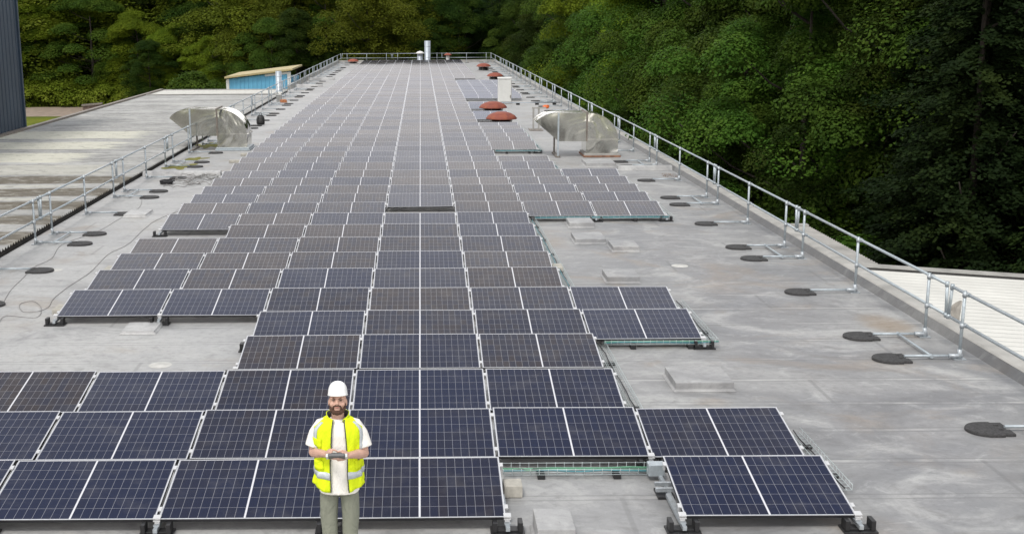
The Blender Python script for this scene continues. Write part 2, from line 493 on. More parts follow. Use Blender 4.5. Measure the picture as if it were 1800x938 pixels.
M['leaf_mid'] = leaf('leaves_mid', (.026, .058, .008), (.052, .098, .012), (.10, .148, .02))
M['bark'] = simple('bark', (.035, .028, .022), .95, 0, .35, 6, .6, 20)
M['moss'] = simple('moss_green', (.17, .16, .03), .95, 0, .4, 4)
M['leaf_litter'] = simple('brown_litter', (.16, .09, .05), .95, 0, .4, 15)

# ================================================================== large structure
GZ = -6.5
def grid_sheet(name, xs, ys, zf, mat):
    b = MB(); n = len(xs)
    vs = [(x, y, zf(x, y)) for y in ys for x in xs]
    fs = [(j * n + i, j * n + i + 1, (j + 1) * n + i + 1, (j + 1) * n + i) for j in range(len(ys) - 1) for i in range(n - 1)]
    b.add(vs, fs, True)
    return b.build(name, mat)

def hill(x, y):
    d = max(0, y - 178, (x - 34) * .8 if y > 10 else 0, (-x - 75) * .6)
    return GZ + .22 * d - .00018 * d * d if d < 400 else GZ + 59.2
xs = [-1500, -700, -400, -250, -160] + list(range(-120, 121, 10)) + [160, 250, 400, 700, 1500]
ys = [-1200, -500, -200, -80, -20] + list(range(0, 301, 10)) + [350, 450, 700, 1500]
tag(grid_sheet('ground', xs, ys, hill, M['ground']), kind='structure')
b = MB()
pts = [(-90, 140.5, 156), (-62, 141, 156.5), (-45, 141.8, 157), (-34, 141, 156), (-26, 138, 152), (-20, 132, 146)]
vs = []
for x, y0, y1 in pts: vs += [(x, y0, GZ + .012), (x, y1, GZ + .012)]
b.add(vs, [(2 * i, 2 * i + 2, 2 * i + 3, 2 * i + 1) for i in range(len(pts) - 1)])
tag(b.build('track', M['track']), kind='structure')

# ---- main warehouse: its roof carries everything
wh = empty('warehouse_building', (0, 0, 0), label='long flat roofed warehouse under the solar panels with grey membrane roof', cat='building')
deck = [(-9.06, 3), (8.45, 3), (8.45, 36), (8.12, 131.9), (-8.95, 131.9), (-9.25, 80), (-9.06, 40)]
b = MB(); b.prism(deck, 'z', -.35, 0); b.build('roof_deck', M['membrane'], wh)
b = MB(); b.prism([(x * .985, 3.3 + (y - 3) * .995) for x, y in deck], 'z', GZ - .2, -.352); b.build('wall', M['grey_sheet'], wh)
def kerb(prof, path, mat, name='kerb'):
    """prof: (offset outwards in x, z); path: (x, y) points"""
    b = MB()
    rings = [[(x + o, y, z) for o, z in prof] for x, y in path]
    n = len(prof); vs = [p for r_ in rings for p in r_]
    fs = [(i * n + j, i * n + (j + 1) % n, (i + 1) * n + (j + 1) % n, (i + 1) * n + j) for i in range(len(rings) - 1) for j in range(n)]
    fs += [tuple(range(n - 1, -1, -1)), tuple((len(rings) - 1) * n + j for j in range(n))]
    b.add(vs, fs); return b.build(name, mat, wh)
kerb([(-.10, .001), (0, .12), (.002, -.4), (.004, -.4)], [(8.45, 3), (8.45, 36), (8.12, 131.9)], M['upstand'], 'upstand')
kerb([(.003, -.42), (.003, .125), (.03, .15), (.31, .15), (.33, .13), (.33, -.42)], [(8.45, 3), (8.45, 36), (8.12, 131.9)], M['kerb'], 'kerb')
kerb([(.06, .001), (0, .30), (-.22, .30), (-.22, -.42), (.0, -.42)], [(-9.2, 84.5), (-8.95, 131.9)], M['kerb'], 'kerb')
b = MB(); b.bx(-9.15, 8.4, 131.9, 132.15, -.42, .26); b.build('kerb', M['kerb'], wh)
def joint(x0, x1, y, h=.15, wd=.34):
    b = MB(); b.prism([(y - wd / 2, .001), (y - wd / 2 + .05, h * .75), (y - wd * .2, h), (y + wd * .2, h), (y + wd / 2 - .05, h * .75), (y + wd / 2, .001)], 'x', x0, x1)
    return b.build('expansion_joint', M['plinth'], wh)
joint(-9.03, -6.5, 38.3); joint(6.55, 8.34, 39.0)
joint(-9.1, -7.15, 87.1, .2); joint(-9.0, -6.9, 96.3, .2)
def plinth(x0, x1, y0, y1, h):
    b = MB(); f = .035
    r0 = [(x0 - f, y0 - f, .002), (x1 + f, y0 - f, .002), (x1 + f, y1 + f, .002), (x0 - f, y1 + f, .002)]
    r1 = [(x0, y0, .035), (x1, y0, .035), (x1, y1, .035), (x0, y1, .035)]
    r2 = [(x0, y0, h), (x1, y0, h), (x1, y1, h), (x0, y1, h)]
    b.loft([r0, r1, r2], smooth=False); return b.build('roof_plinth', M['plinth'], wh, bev=.008)
for p in ((3.5, 4.3, 15.45, 16.2, .13), (3.6, 4.22, 22.12, 22.85, .13), (3.5, 4.19, 26.1, 26.98, .12), (4.2, 4.77, 25.17, 25.95, .12),
          (3.62, 4.22, 28.15, 28.9, .13), (1.14, 1.51, 10.62, 11.12, .2), (5.62, 6.62, 39.75, 41.0, .14), (-4.88, -4.34, 18.6, 19.2, .05),
          (-7.67, -7.1, 30.1, 30.95, .07)):
    plinth(*p)

# ---- low corrugated roof on the left
lb = empty('corrugated_roof_building', (0, 0, 0), label='low building on the left under a weathered grey corrugated roof with mossy stripes', cat='building')
def corrugated(name, x0, x1, y0, y1, z0, z1, pitch, amp, mat, parent, nx=6, trap=False):
    b = MB(); ys = []; hs = []
    k = int((y1 - y0) / pitch)
    for i in range(k):
        for q in range(6):
            ys.append(y0 + (i + q / 6) * pitch)
            hs.append(amp * math.sin(2 * math.pi * q / 6) if not trap else amp * (1 if q in (1, 2) else 0))
    n = len(ys); vs = []
    for i in range(nx + 1):
        t = i / nx
        for y, h in zip(ys, hs): vs.append((x0 + (x1 - x0) * t, y, z0 + (z1 - z0) * t + h))
    fs = [(i * n + j, (i + 1) * n + j, (i + 1) * n + j + 1, i * n + j + 1) for i in range(nx) for j in range(n - 1)]
    b.add(vs, fs, not trap)
    return b.build(name, mat, parent)
corrugated('roof', -17.7, -9.09, 8, 81.6, .125, .125, .17, .03, M['fibre'], lb)
b = MB(); b.bx(-17.6, -9.14, 8.1, 81.5, GZ - .2, .06); b.build('wall', M['near_black'], lb)  # near-black stands for the shade in the gap under the sheet ends
b = MB(); b.bx(-17.86, -17.62, 8, 81.7, -.12, .24); b.build('verge_trim', M['dark_strut'], lb)
b = MB(); b.bx(-17.6, -9.1, 76.3, 76.6, .165, .21); b.build('flashing', M['kerb'], lb)
b = MB(); b.bx(-17.6, -9.1, 81.5, 81.75, -.1, .19); b.build('flashing', M['kerb'], lb)

# ---- navy cladded building, far left
nb = empty('navy_building', (-26, 30, GZ), label='tall dark navy blue clad building rising at the left edge', cat='building')
b = MB()
prof = []
y = -19.0
while y < 23.6:
    prof += [(8.1, y), (8.1, y + .28), (8.05, y + .31), (8.05, y + .42)]
    y += .45
prof += [(8.1, 23.6), (-9, 23.6), (-9, -19)]
b.prism(prof, 'z', -.2, 16); b.build('cladding', M['navy'], nb)
b = MB(); b.bx(8.06, 8.16, 23.5, 23.66, -.2, 16.02); b.build('corner_trim', M['navy'], nb)

# ---- blue shed behind the corrugated roof
sh = empty('blue_shed', (-12, 88, GZ), label='bright blue ribbed shed with cream sloping roof behind the grey roof', cat='shed')
def rr(z): return z - GZ
b = MB(); prof = []
x = -2.2
zt = lambda x_: .62 + (x_ + 2.2) * .114 - .06
top = []
xs_ = []
while x < 2.42:
    xs_ += [(x, 0), (x + .16, 0), (x + .19, -.03), (x + .27, -.03), (x + .30, 0)]; x += .31
vs = []
for x_, dy in xs_: vs += [(x_, dy, 0), (x_, dy, rr(zt(x_)))]
b.add(vs, [(2 * i, 2 * i + 2, 2 * i + 3, 2 * i + 1) for i in range(len(xs_) - 1)])
b.bx(-2.2, 2.4, .02, 6.5, 0, rr(.5)); b.build('wall', M['shed_blue'], sh)
b = MB(); b.bx(-2.32, -2.1, -.06, -.032, 0, rr(.58)); b.build('corner_trim', M['white_paint'], sh)
b = MB(); b.bx(2.2, 2.46, -.06, -.032, 0, rr(1.05)); b.build('corner_trim', M['white_paint'], sh)
b = MB(); b.add([(.55, -.05, rr(.72)), (2.2, -.05, rr(.90)), (2.2, -.05, rr(1.08)), (.55, -.05, rr(.9))], [(0, 1, 2, 3)]); b.build('fascia', M['white_paint'], sh)
b = MB(); b.prism([(-2.4, rr(.60)), (2.6, rr(1.17)), (2.6, rr(1.3)), (-2.4, rr(.73))], 'y', -.3, 7.2); b.build('roof', M['shed_cream'], sh)

# ---- annexes beyond the right kerb
wa = empty('white_roof_annex', (0, 0, 0), label='low annex with white ribbed sheet roof beyond the right kerb', cat='building')
corrugated('roof', 8.8, 19.5, 8, 28.2, -.86, -1.64, .33, .05, M['white_sheet'], wa, 3, True)
b = MB()
b.add([(8.8, 27.85, -.8), (19.5, 27.85, -1.58), (19.5, 28.25, -1.56), (8.8, 28.25, -.78)], [(0, 1, 2, 3)])
b.add([(8.8, 28.25, -.78), (19.5, 28.25, -1.56), (19.5, 28.25, -1.9), (8.8, 28.25, -1.1)], [(0, 1, 2, 3)])
b.build('flashing', M['kerb'], wa)
b = MB(); b.add([(8.8, 27.55, -.822), (19.5, 27.55, -1.602), (19.5, 27.85, -1.59), (8.8, 27.85, -.81)], [(0, 1, 2, 3)]); b.build('flashing_dark_strip', M['near_black'], wa)  # dark strip along the near edge of the flashing
b = MB(); b.bx(8.9, 19.3, 8.1, 28.1, GZ - .2, -1.75); b.build('wall', M['grey_sheet'], wa)
ga = empty('grey_roof_annex', (0, 0, 0), label='small lean-to with grey corrugated roof beyond the right kerb', cat='building')
corrugated('roof', 8.8, 11.3, 28.35, 33.8, -.98, -1.02, .17, .035, M['grey_sheet'], ga)
b = MB(); b.bx(8.85, 11.1, 28.4, 33.65, GZ - .2, -1.08); b.build('wall', M['near_black'], ga)
b = MB(); b.bx(8.8, 11.25, 33.66, 33.9, -1.05, -.93); b.build('flashing', M['kerb'], ga)
vp = MB(); r_ = .105
vs = []
n = 20
for zz, dx in ((-1.2, 0), (-.95, 0), (-.42, .0)):
    for j in range(n):
        a = 2 * math.pi * j / n
        vs.append((r_ * math.cos(a), r_ * math.sin(a), zz + (.1 * math.cos(a) if zz > -.5 else 0)))
for j in range(n):
    a = 2 * math.pi * j / n
    vs.append((.085 * math.cos(a), .085 * math.sin(a), -.42 + .1 * math.cos(a)))
for j in range(n):
    a = 2 * math.pi * j / n
    vs.append((.085 * math.cos(a), .085 * math.sin(a), -.8))
vp.add(vs, [(i * n + j, i * n + (j + 1) % n, (i + 1) * n + (j + 1) % n, (i + 1) * n + j) for i in range(4) for j in range(n)], True)
po = vp.build('vent_pipe', simple('weathered_pipe', (.30, .28, .25), .8, 0, .3, 5), loc=(10.25, 21.9, 0))
po.rotation_euler = (0, R(3), 0)
tag(po, 'open grey vent pipe standing out of the white ribbed roof', 'pipe')

# ================================================================== solar panels
PW, PD, TILT, LOW = 1.722, 1.134, R(10), .15
PITCHX = PW + .032
def mk_frame():
    b = MB(); t = .0085; x = PW / 2
    b.m = 0
    for a in ((-x, x, 0, t), (-x, x, PD - t, PD), (-x, -x + t, t, PD - t), (x - t, x, t, PD - t)):
        b.bx(a[0], a[1], a[2], a[3], -.004, .002)
    b.m = 1  # sides and underside: shade painted in as black
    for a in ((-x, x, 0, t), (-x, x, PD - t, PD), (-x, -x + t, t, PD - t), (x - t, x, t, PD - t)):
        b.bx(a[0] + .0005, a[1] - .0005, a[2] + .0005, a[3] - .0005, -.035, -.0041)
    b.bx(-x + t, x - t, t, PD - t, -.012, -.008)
    return b.mesh('frame', [M['alu'], M['shaded_side']])
def mk_cells(mat=None):
    b = MB(); x = PW / 2 - .0085
    b.add([(-x, .0085, -.001), (x, .0085, -.001), (x, PD - .0085, -.001), (-x, PD - .0085, -.001)], [(0, 1, 2, 3)])
    return b.mesh('cell_sheet', mat or M['cells'])
def mk_clamp():
    b = MB(); b.box((0, 0, .004), (.034, .07, .012)); b.box((0, 0, -.03), (.02, .05, .06))
    return b.mesh('clamp', M['clamp'])
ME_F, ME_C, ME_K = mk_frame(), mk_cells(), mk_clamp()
ME_CB = mk_cells(M['cells_blue'])
def child(name, me, parent, loc=(0, 0, 0)):
    o = bpy.data.objects.new(name, me); COL.objects.link(o); o.parent = parent; o.location = loc; return o

ROWY = [0, 11.02, 12.66, 14.30, 16.14, 17.62, 19.25, 20.92, 22.55, 24.15, 25.76, 27.40, 29.08, 30.64, 32.20, 33.84, 35.55, 37.56, 39.17, 40.77, 42.40, 44.02]
for i in range(22, 74): ROWY.append(44.02 + (i - 21) * 1.6237)
def rowcols(r):
    sp = {1: [-3, -2, -1, 0, 2], 2: list(range(-3, 3)), 3: list(range(-3, 2)), 4: [-1, 0, 1], 5: [-1, 0, 1, 2], 6: list(range(-3, 3)),
          10: [-2, -1, 0, 1], 11: list(range(-3, 2)), 12: [-3, -2, -1, 1, 2, 3]}
    if r in sp: return sp[r]
    if r in (7, 8, 9): return list(range(-3, 2))
    if 13 <= r <= 16: return list(range(-3, 4))
    if r in (17, 18): return list(range(-3, 3))
    c = list(range(-3, 2))
    if 21 <= r <= 26 or r in (29, 30, 33, 34) or r >= 52: c.append(2)
    if 38 <= r <= 48: c += [2, 3]
    return c
rp = random.Random(11)
count = 0
far = MB(); far_slots = []
proto_near = proto_far = None
nums = lambda i, n: 'only panel' if n == 1 else ('leftmost panel' if i == 0 else ('rightmost panel' if i == n - 1 else ordinal(i + 1) + ' panel from the left'))
for r in range(1, 74):
    cols = rowcols(r)
    for i, c in enumerate(cols):
        loc = (c * PITCHX, ROWY[r] + rp.uniform(-.006, .006), LOW + rp.uniform(-.004, .004))
        rot = (TILT + R(rp.uniform(-.45, .45)), R(rp.uniform(-.35, .35)), 0)
        if count >= 300:
            far_slots.append((loc, rot)); continue
        count += 1
        lab = ('bluish' if (c >= 2 and r >= 27) else 'dark') + ' solar panel, ' + ordinal(r) + ' row from the front, ' + nums(i, len(cols))
        p = empty('solar_panel', loc, rot, lab, 'solar panel', 'solar panels on the roof')
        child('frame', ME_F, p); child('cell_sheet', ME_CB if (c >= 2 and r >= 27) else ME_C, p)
        if r <= 16:
            for yy in (.17, PD - .17):
                child('clamp', ME_K, p, (PW / 2 + .016, yy, 0))
                if i == 0 or cols[i - 1] != c - 1: child('clamp', ME_K, p, (-PW / 2 - .016, yy, 0))
# the rows farthest away
far_root = empty('distant_solar_panels', (0, 0, 0), label='farthest rows of solar panels running to the end of the roof', cat='solar panels')
far_root['kind'] = 'stuff'
bf = MB(); x = PW / 2; t = .010
for loc, rot in far_slots:
    Mx = Matrix.Translation(loc) @ Euler(rot).to_matrix().to_4x4()
    P = lambda q: Mx @ Vector(q)
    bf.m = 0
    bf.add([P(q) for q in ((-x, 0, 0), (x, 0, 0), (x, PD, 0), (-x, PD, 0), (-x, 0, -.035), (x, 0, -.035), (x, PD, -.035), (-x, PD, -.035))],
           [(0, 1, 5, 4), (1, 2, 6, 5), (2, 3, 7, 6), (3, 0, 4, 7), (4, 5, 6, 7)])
    bf.m = 1
    for a in ((-x, x, 0, t), (-x, x, PD - t, PD), (-x, -x + t, t, PD - t), (x - t, x, t, PD - t), (-t, t, t, PD - t)):
        bf.add([P((a[0], a[2], .002)), P((a[1], a[2], .002)), P((a[1], a[3], .002)), P((a[0], a[3], .002))], [(0, 1, 2, 3)])
    bf.m = 2
    for a in ((-x + t, -t), (t, x - t)):
        bf.add([P((a[0], t, 0.0005)), P((a[1], t, 0.0005)), P((a[1], PD - t, 0.0005)), P((a[0], PD - t, 0.0005))], [(0, 1, 2, 3)])
def far_cells():
    t = NT('solar_cells_far')
    n = t.noise(.35, 3, .5)
    c = t.ramp(n, [(.3, (.02, .022, .04)), (.5, (.036, .032, .036)), (.7, (.05, .04, .036))])
    t.base(c).set(rough=.15, spec=.5, ior=1.33)
    return t.mat
bf.build('distant_panel_rows', [M['shaded_side'], M['alu'], far_cells()], far_root)['kind'] = 'stuff'

# ---- feet under the exposed row ends
def foot(x, y, label, flip=1):
    e = empty('panel_support_foot', (x, y, 0), label=label, cat='support', group='support feet under the panels')
    b = MB(); b.bx(-.17, .17, -.10, .10, .003, .022); b.bx(-.15, -.105, -.07, .07, .022, .125); b.bx(.105, .15, -.07, .07, .022, .125); b.bx(-.105, .105, -.05, .05, .022, .04)
    b.build('tray', M['plastic_black'], e, bev=.004)
    b = MB(); b.bx(-.021, .021, -.09, .75, .045, .086); b.bx(-.03, .03, -.02, .02, .086, .1); b.build('rail', M['zinc'], e)
    b = MB(); b.box((0, .03, .115), (.05, .012, .09), (R(-14), 0, 0)); b.box((0, .045, .16), (.075, .07, .012), (R(10), 0, 0)); b.box((0, .015, .135), (.07, .03, .01)); b.build('bracket', M['clamp'], e)
    return e
def bx_(k): return k * PITCHX        # boundary left of column k is (k-.5)
feet = [(-2.5, 1, 'black foot with zinc bracket under the front row, left of the man'), (-1.5, 1, 'black foot under the front row between the panels left of the man'),
        (-.5, 1, 'black foot behind the legs of the man under the front row'), (.5, 1, 'black foot at the right end of the main front row beside the bare roof'),
        (1.5, 1, 'black foot under the left corner of the lone front panel on the right'), (2.5, 1, 'black foot under the right corner of the lone front panel on the right'),
        (1.5, 2, 'black foot under the second row where the bare gap begins'),
        (-1.5, 4, 'black foot at the left end of the fourth row'), (-1.5, 5, 'black foot at the left end of the fifth row'), (2.5, 5, 'black foot under the right end of the fifth row'),
        (-3.5, 6, 'black foot at the left end of the sixth row'), (-2.5, 6, 'black foot under the sixth row between its two leftmost panels'),
        (-3.5, 11, 'black foot at the left end of the eleventh row'), (1.5, 12, 'black foot under the left corner of the right block of the twelfth row'),
        (2.5, 12, 'black foot midway under the right block of the twelfth row'), (3.5, 12, 'black foot under the right end of the twelfth row'),
        (2.5, 21, 'black foot under the right end of the twenty-first row')]
for k, r, lab in feet: foot(k * PITCHX, ROWY[r] - .02, lab)
def block(x, y, h, label, d=(.2, .4)):
    b = MB(); b.bx(-d[0] / 2, d[0] / 2, -d[1] / 2, d[1] / 2, .003, h)
    o = b.build('ballast_block', M['concrete'], loc=(x, y, 0), bev=.01)
    return tag(o, label, 'block', 'concrete ballast blocks')
block(1.0, 11.95, .14, 'pale concrete block beside the right end of the front row', (.2, .22))
block(-6.30, 20.1, .1, 'pale concrete block at the left end of the sixth row')
block(-6.28, 23.4, .1, 'pale concrete block at the left end of the eighth row')
block(2.78, 23.35, .1, 'pale concrete block by the cable tray at the right end of the eighth row')
block(-6.5, 41.6, .1, 'long pale block left of the panels nearer than the steel duct', (.5, .25))
block(-6.45, 43.7, .1, 'long pale block left of the panels beside the steel duct', (.4, .25))

# ---- wire cable trays
rc = random.Random(5)
def tray(x0, y0, x1, y1, label, wd=.15, z=.05, cables=('cable_black',), step=.1, tall=.06):
    L = math.hypot(x1 - x0, y1 - y0); an = math.atan2(y1 - y0, x1 - x0)
    e = empty('cable_tray', (x0, y0, z), (0, 0, an), label, 'cable tray', 'wire cable trays')
    b = MB()
    for yy, zz in ((-wd / 2, tall), (-wd / 2, 0), (-wd / 6, 0), (wd / 6, 0), (wd / 2, 0), (wd / 2, tall)):
        b.tube([(0, yy, zz), (L, yy, zz)], .0035, 5)
    for i in range(int(L / step) + 1):
        b.tube([(i * step, -wd / 2, tall + .01), (i * step, -wd / 2, 0), (i * step, wd / 2, 0), (i * step, wd / 2, tall + .01)], .003, 4)
    b.build('basket', M['wire'], e)
    for i in range(max(2, int(L / 1.5))):
        xx = (i + .5) * L / max(2, int(L / 1.5)); b = MB(); b.bx(xx - .04, xx + .04, -wd / 2, wd / 2, -z + .004, -.006)
        b.build('tray_support', M['plastic_black'], e)
    for k_, c_ in enumerate(cables):
        pts = []; n_ = max(6, int(L / .3)); yy = (k_ - (len(cables) - 1) / 2) * .025
        for i in range(n_ + 1):
            pts.append((i * L / n_, max(-wd * .42, min(wd * .42, yy + rc.uniform(-.018, .018))), .012 + .01 * (k_ % 2) + rc.uniform(0, .012)))
        b = MB(); b.tube(pts, .008, 6); b.build('cable', M[c_], e)
    return e
E_ = .875 + .12
tray(.93, 12.45, 2.62, 12.45, 'wire tray of teal cables bridging the bare gap in the front row', .2, .06, ('cable_teal', 'cable_green', 'cable_black', 'cable_green'))
tray(2.78, 13.7, 2.78, 17.7, 'wire tray with loose black cable along the right ends of rows three and four', .17)
tray(2.85, 17.62, 4.62, 17.62, 'wire tray of teal and green cables in front of the fifth row right end', .16, .08, ('cable_teal', 'cable_green', 'cable_teal'))
tray(4.56, 17.75, 4.56, 20.4, 'wire tray beside the right end of the fifth and sixth rows', .17)
tray(4.56, 11.9, 4.56, 13.7, 'wire tray beside the lone panels at the front right', .17)
tray(2.80, 20.7, 2.80, 29.0, 'long wire tray down the right end of the seventh to eleventh rows', .15, .05, ('cable_black', 'cable_teal'))
tray(2.86, 29.05, 6.2, 29.05, 'wire tray of teal cables under the front edge of the twelfth row', .14, .09, ('cable_teal', 'cable_teal', 'cable_green'), .14)
tray(6.3, 29.2, 6.3, 36.8, 'wire tray down the right end of the twelfth to sixteenth rows', .14, .05, ('cable_teal',), .16)
tray(4.56, 37.4, 4.56, 40.6, 'wire tray beside the two rows in front of the steel duct', .14, .05, ('cable_teal',), .2)
tray(2.80, 43.9, 4.5, 43.9, 'wire tray of teal cables in front of the twenty-first row', .14, .09, ('cable_teal', 'cable_teal', 'cable_green'), .2)
tray(4.56, 44.0, 4.56, 53.5, 'wire tray down the right side of the block behind the steel duct', .14, .05, ('cable_teal',), .25)
# inverter-like switch box at the left end of the lone front panel
e = empty('isolator_box', (2.66, 12.1, 0), label='grey switch box on zinc struts beside the lone front panel', cat='switch box')
b = MB(); b.bx(-.13, .05, .18, .32, .06, .19); b.build('box', M['galv'], e, bev=.006)
b = MB(); b.bx(-.02, .02, -.9, .5, .03, .07); b.bx(-.14, .1, -.28, -.24, .071, .11); b.bx(-.12, .1, -.12, -.08, .071, .11); b.build('strut', M['zinc'], e)
b = MB(); b.bx(-.12, .06, -.32, -.06, .004, .029); b.build('foot', M['plastic_black'], e)

# ================================================================== guardrails
def weight_mesh():
    """D-shaped rubber counterweight, nose towards -x, length .52"""
    pts = []
    for j in range(15):
        a = math.pi / 2 + math.pi * j / 14
        pts.append((.26 * math.cos(a) * 1.0 + .0, .235 * math.sin(a)))
    pts += [(.12, -.235), (.13, -.205), (.26, -.205), (.26, -.06), (.225, -.05), (.225, .05), (.26, .06), (.26, .205), (.13, .205), (.12, .235)]
    c = (.0, 0)
    def ring(f, z): return [(x * f, y * f, z) for x, y in pts]
    b = MB(); b.loft([ring(1, .004), ring(1, .030), ring(.965, .042), ring(.6, .047)], smooth=False)
    b.box((.14, .075, .049), (.05, .03, .014)); b.box((.14, -.075, .049), (.05, .03, .014))
    return b.mesh('counterweight', M['rubber'])
ME_W = weight_mesh()
HR, RR = 1.02, .0242
def rail_section(L, label, group, inward=-1):
    """along local +y from 0 to L, posts at x=0; counterweights inwards"""
    e = empty('guardrail', (0, 0, 0), label=label, cat='guardrail', group=group)
    py = [.62, L / 2, L - .62]
    off = .05 * -inward
    for y in py:
        b = MB(); b.tube([(0, y, .05), (0, y, HR + .03)], RR, 10); b.build('post', M['galv'], e)
        b = MB()
        b.tube([(0, y, .012), (0, y, .16)], .034, 10); b.tube([(inward * .16, y, .06), (.04, y, .06)], .034, 10)
        b.bx(-.09, .09, y - .055, y + .055, .003, .016); b.build('base_fitting', M['zinc'], e)
        for zz in (HR - .03, .52):
            b = MB(); b.tube([(0, y, zz - .035), (0, y, zz + .035)], .034, 10); b.tube([(off, y - .04, zz), (off, y + .04, zz)], .034, 10)
            b.build('rail_clamp', M['zinc'], e)
        b = MB(); b.tube([(inward * .06, y, .06), (inward * .82, y, .06)], .021, 10); b.build('outrigger', M['galv'], e)
        o = child('counterweight', ME_W, e, (inward * 1.03, y, 0)); o.rotation_euler = (0, 0, 0 if inward < 0 else math.pi)
    b = MB(); b.tube([(off, .10, HR - .03), (off, L - .10, HR - .03)], RR, 10); b.build('top_rail', M['galv'], e)
    b = MB(); b.tube([(off, .10, .52), (off, L - .10, .52)], RR, 10); b.build('mid_rail', M['galv'], e)
    for y, lean in ((.09, .05), (L - .09, -.05)):
        b = MB(); b.tube([(off, y, HR - .02), (off, y - lean, .51)], RR, 10)
        b.tube([(off, y, HR - .07), (off, y, HR + .01)], .032, 10); b.tube([(off, y - lean, .48), (off, y - lean, .55)], .032, 10)
        b.build('end_loop', M['galv'], e)
    return e
def brace(e, x, y0, y1):
    b = MB(); b.tube([(x, y0, .06), (x, y1, .06)], .02, 8); b.tube([(x, y0 - .03, .06), (x, y0 + .03, .06)], .03, 8); b.tube([(x, y1 - .03, .06), (x, y1 + .03, .06)], .03, 8)
    b.build('brace', M['galv'], e)
RB = [10.13, 17.53, 24.93, 32.17, 40.5]
while RB[-1] < 122: RB.append(RB[-1] + 7.5)
RB[-1] = 131.2
GR = 'guardrail sections along the right roof edge'
protoR = None
def xr(y): return 8.03 if y < 36 else 8.03 - .34 * (y - 36) / 96
for i in range(len(RB) - 1):
    L = RB[i + 1] - RB[i]
    lab = 'galvanised guardrail section on the right roof edge, ' + ('nearest the camera' if i == 0 else 'at the far corner' if i == len(RB) - 2 else ordinal(i + 1) + ' from the front')
    if protoR is None or abs(L - protoR[1]) > .12:
        e = rail_section(L, lab, GR, -1); brace(e, -.42, -.62, .62)
        if i < 4 or protoR is None: protoR = (e, L)
        if 4 <= i: protoR = (e, L)
    else:
        e = dup(protoR[0], label=lab)
    e.location = (xr(RB[i]), RB[i], 0)
    e.rotation_euler = (0, 0, math.atan2(xr(RB[i]) - xr(RB[i + 1]), L))
LB = [20.0, 27.03, 34.02, 41.1]
while LB[-1] < 122: LB.append(LB[-1] + 7.07)
LB[-1] = 131.2
protoL = None
def xl(y): return -8.76 if y < 84 else -8.76 + .1 * (y - 84) / 48
for i in range(len(LB) - 1):
    L = LB[i + 1] - LB[i]
    lab = 'galvanised guardrail section on the left roof edge, ' + ('nearest the camera' if i == 0 else 'at the far corner' if i == len(LB) - 2 else ordinal(i + 1) + ' from the front')
    if protoL is None or abs(L - protoL[1]) > .12:
        e = rail_section(L, lab, 'guardrail sections along the left roof edge', 1); brace(e, .42, -.62, .62); protoL = (e, L)
    else:
        e = dup(protoL[0], label=lab)
    e.location = (xl(LB[i]), LB[i], 0)
    e.rotation_euler = (0, 0, math.atan2(xl(LB[i]) - xl(LB[i + 1]), L))
FB = [-8.65, -3.1, 2.3, 7.7]
for i in range(3):
    L = FB[i + 1] - FB[i]
    lab = 'galvanised guardrail section across the far roof edge, ' + ('left of the flue', 'beside the tall grey flue', 'right of the flue')[i]
    if i == 0: e = rail_section(L, lab, 'guardrail sections across the far roof edge', 1); pf = e
    else: e = dup(pf, label=lab)
    e.location = (FB[i], 131.35, 0); e.rotation_euler = (0, 0, -math.pi / 2)

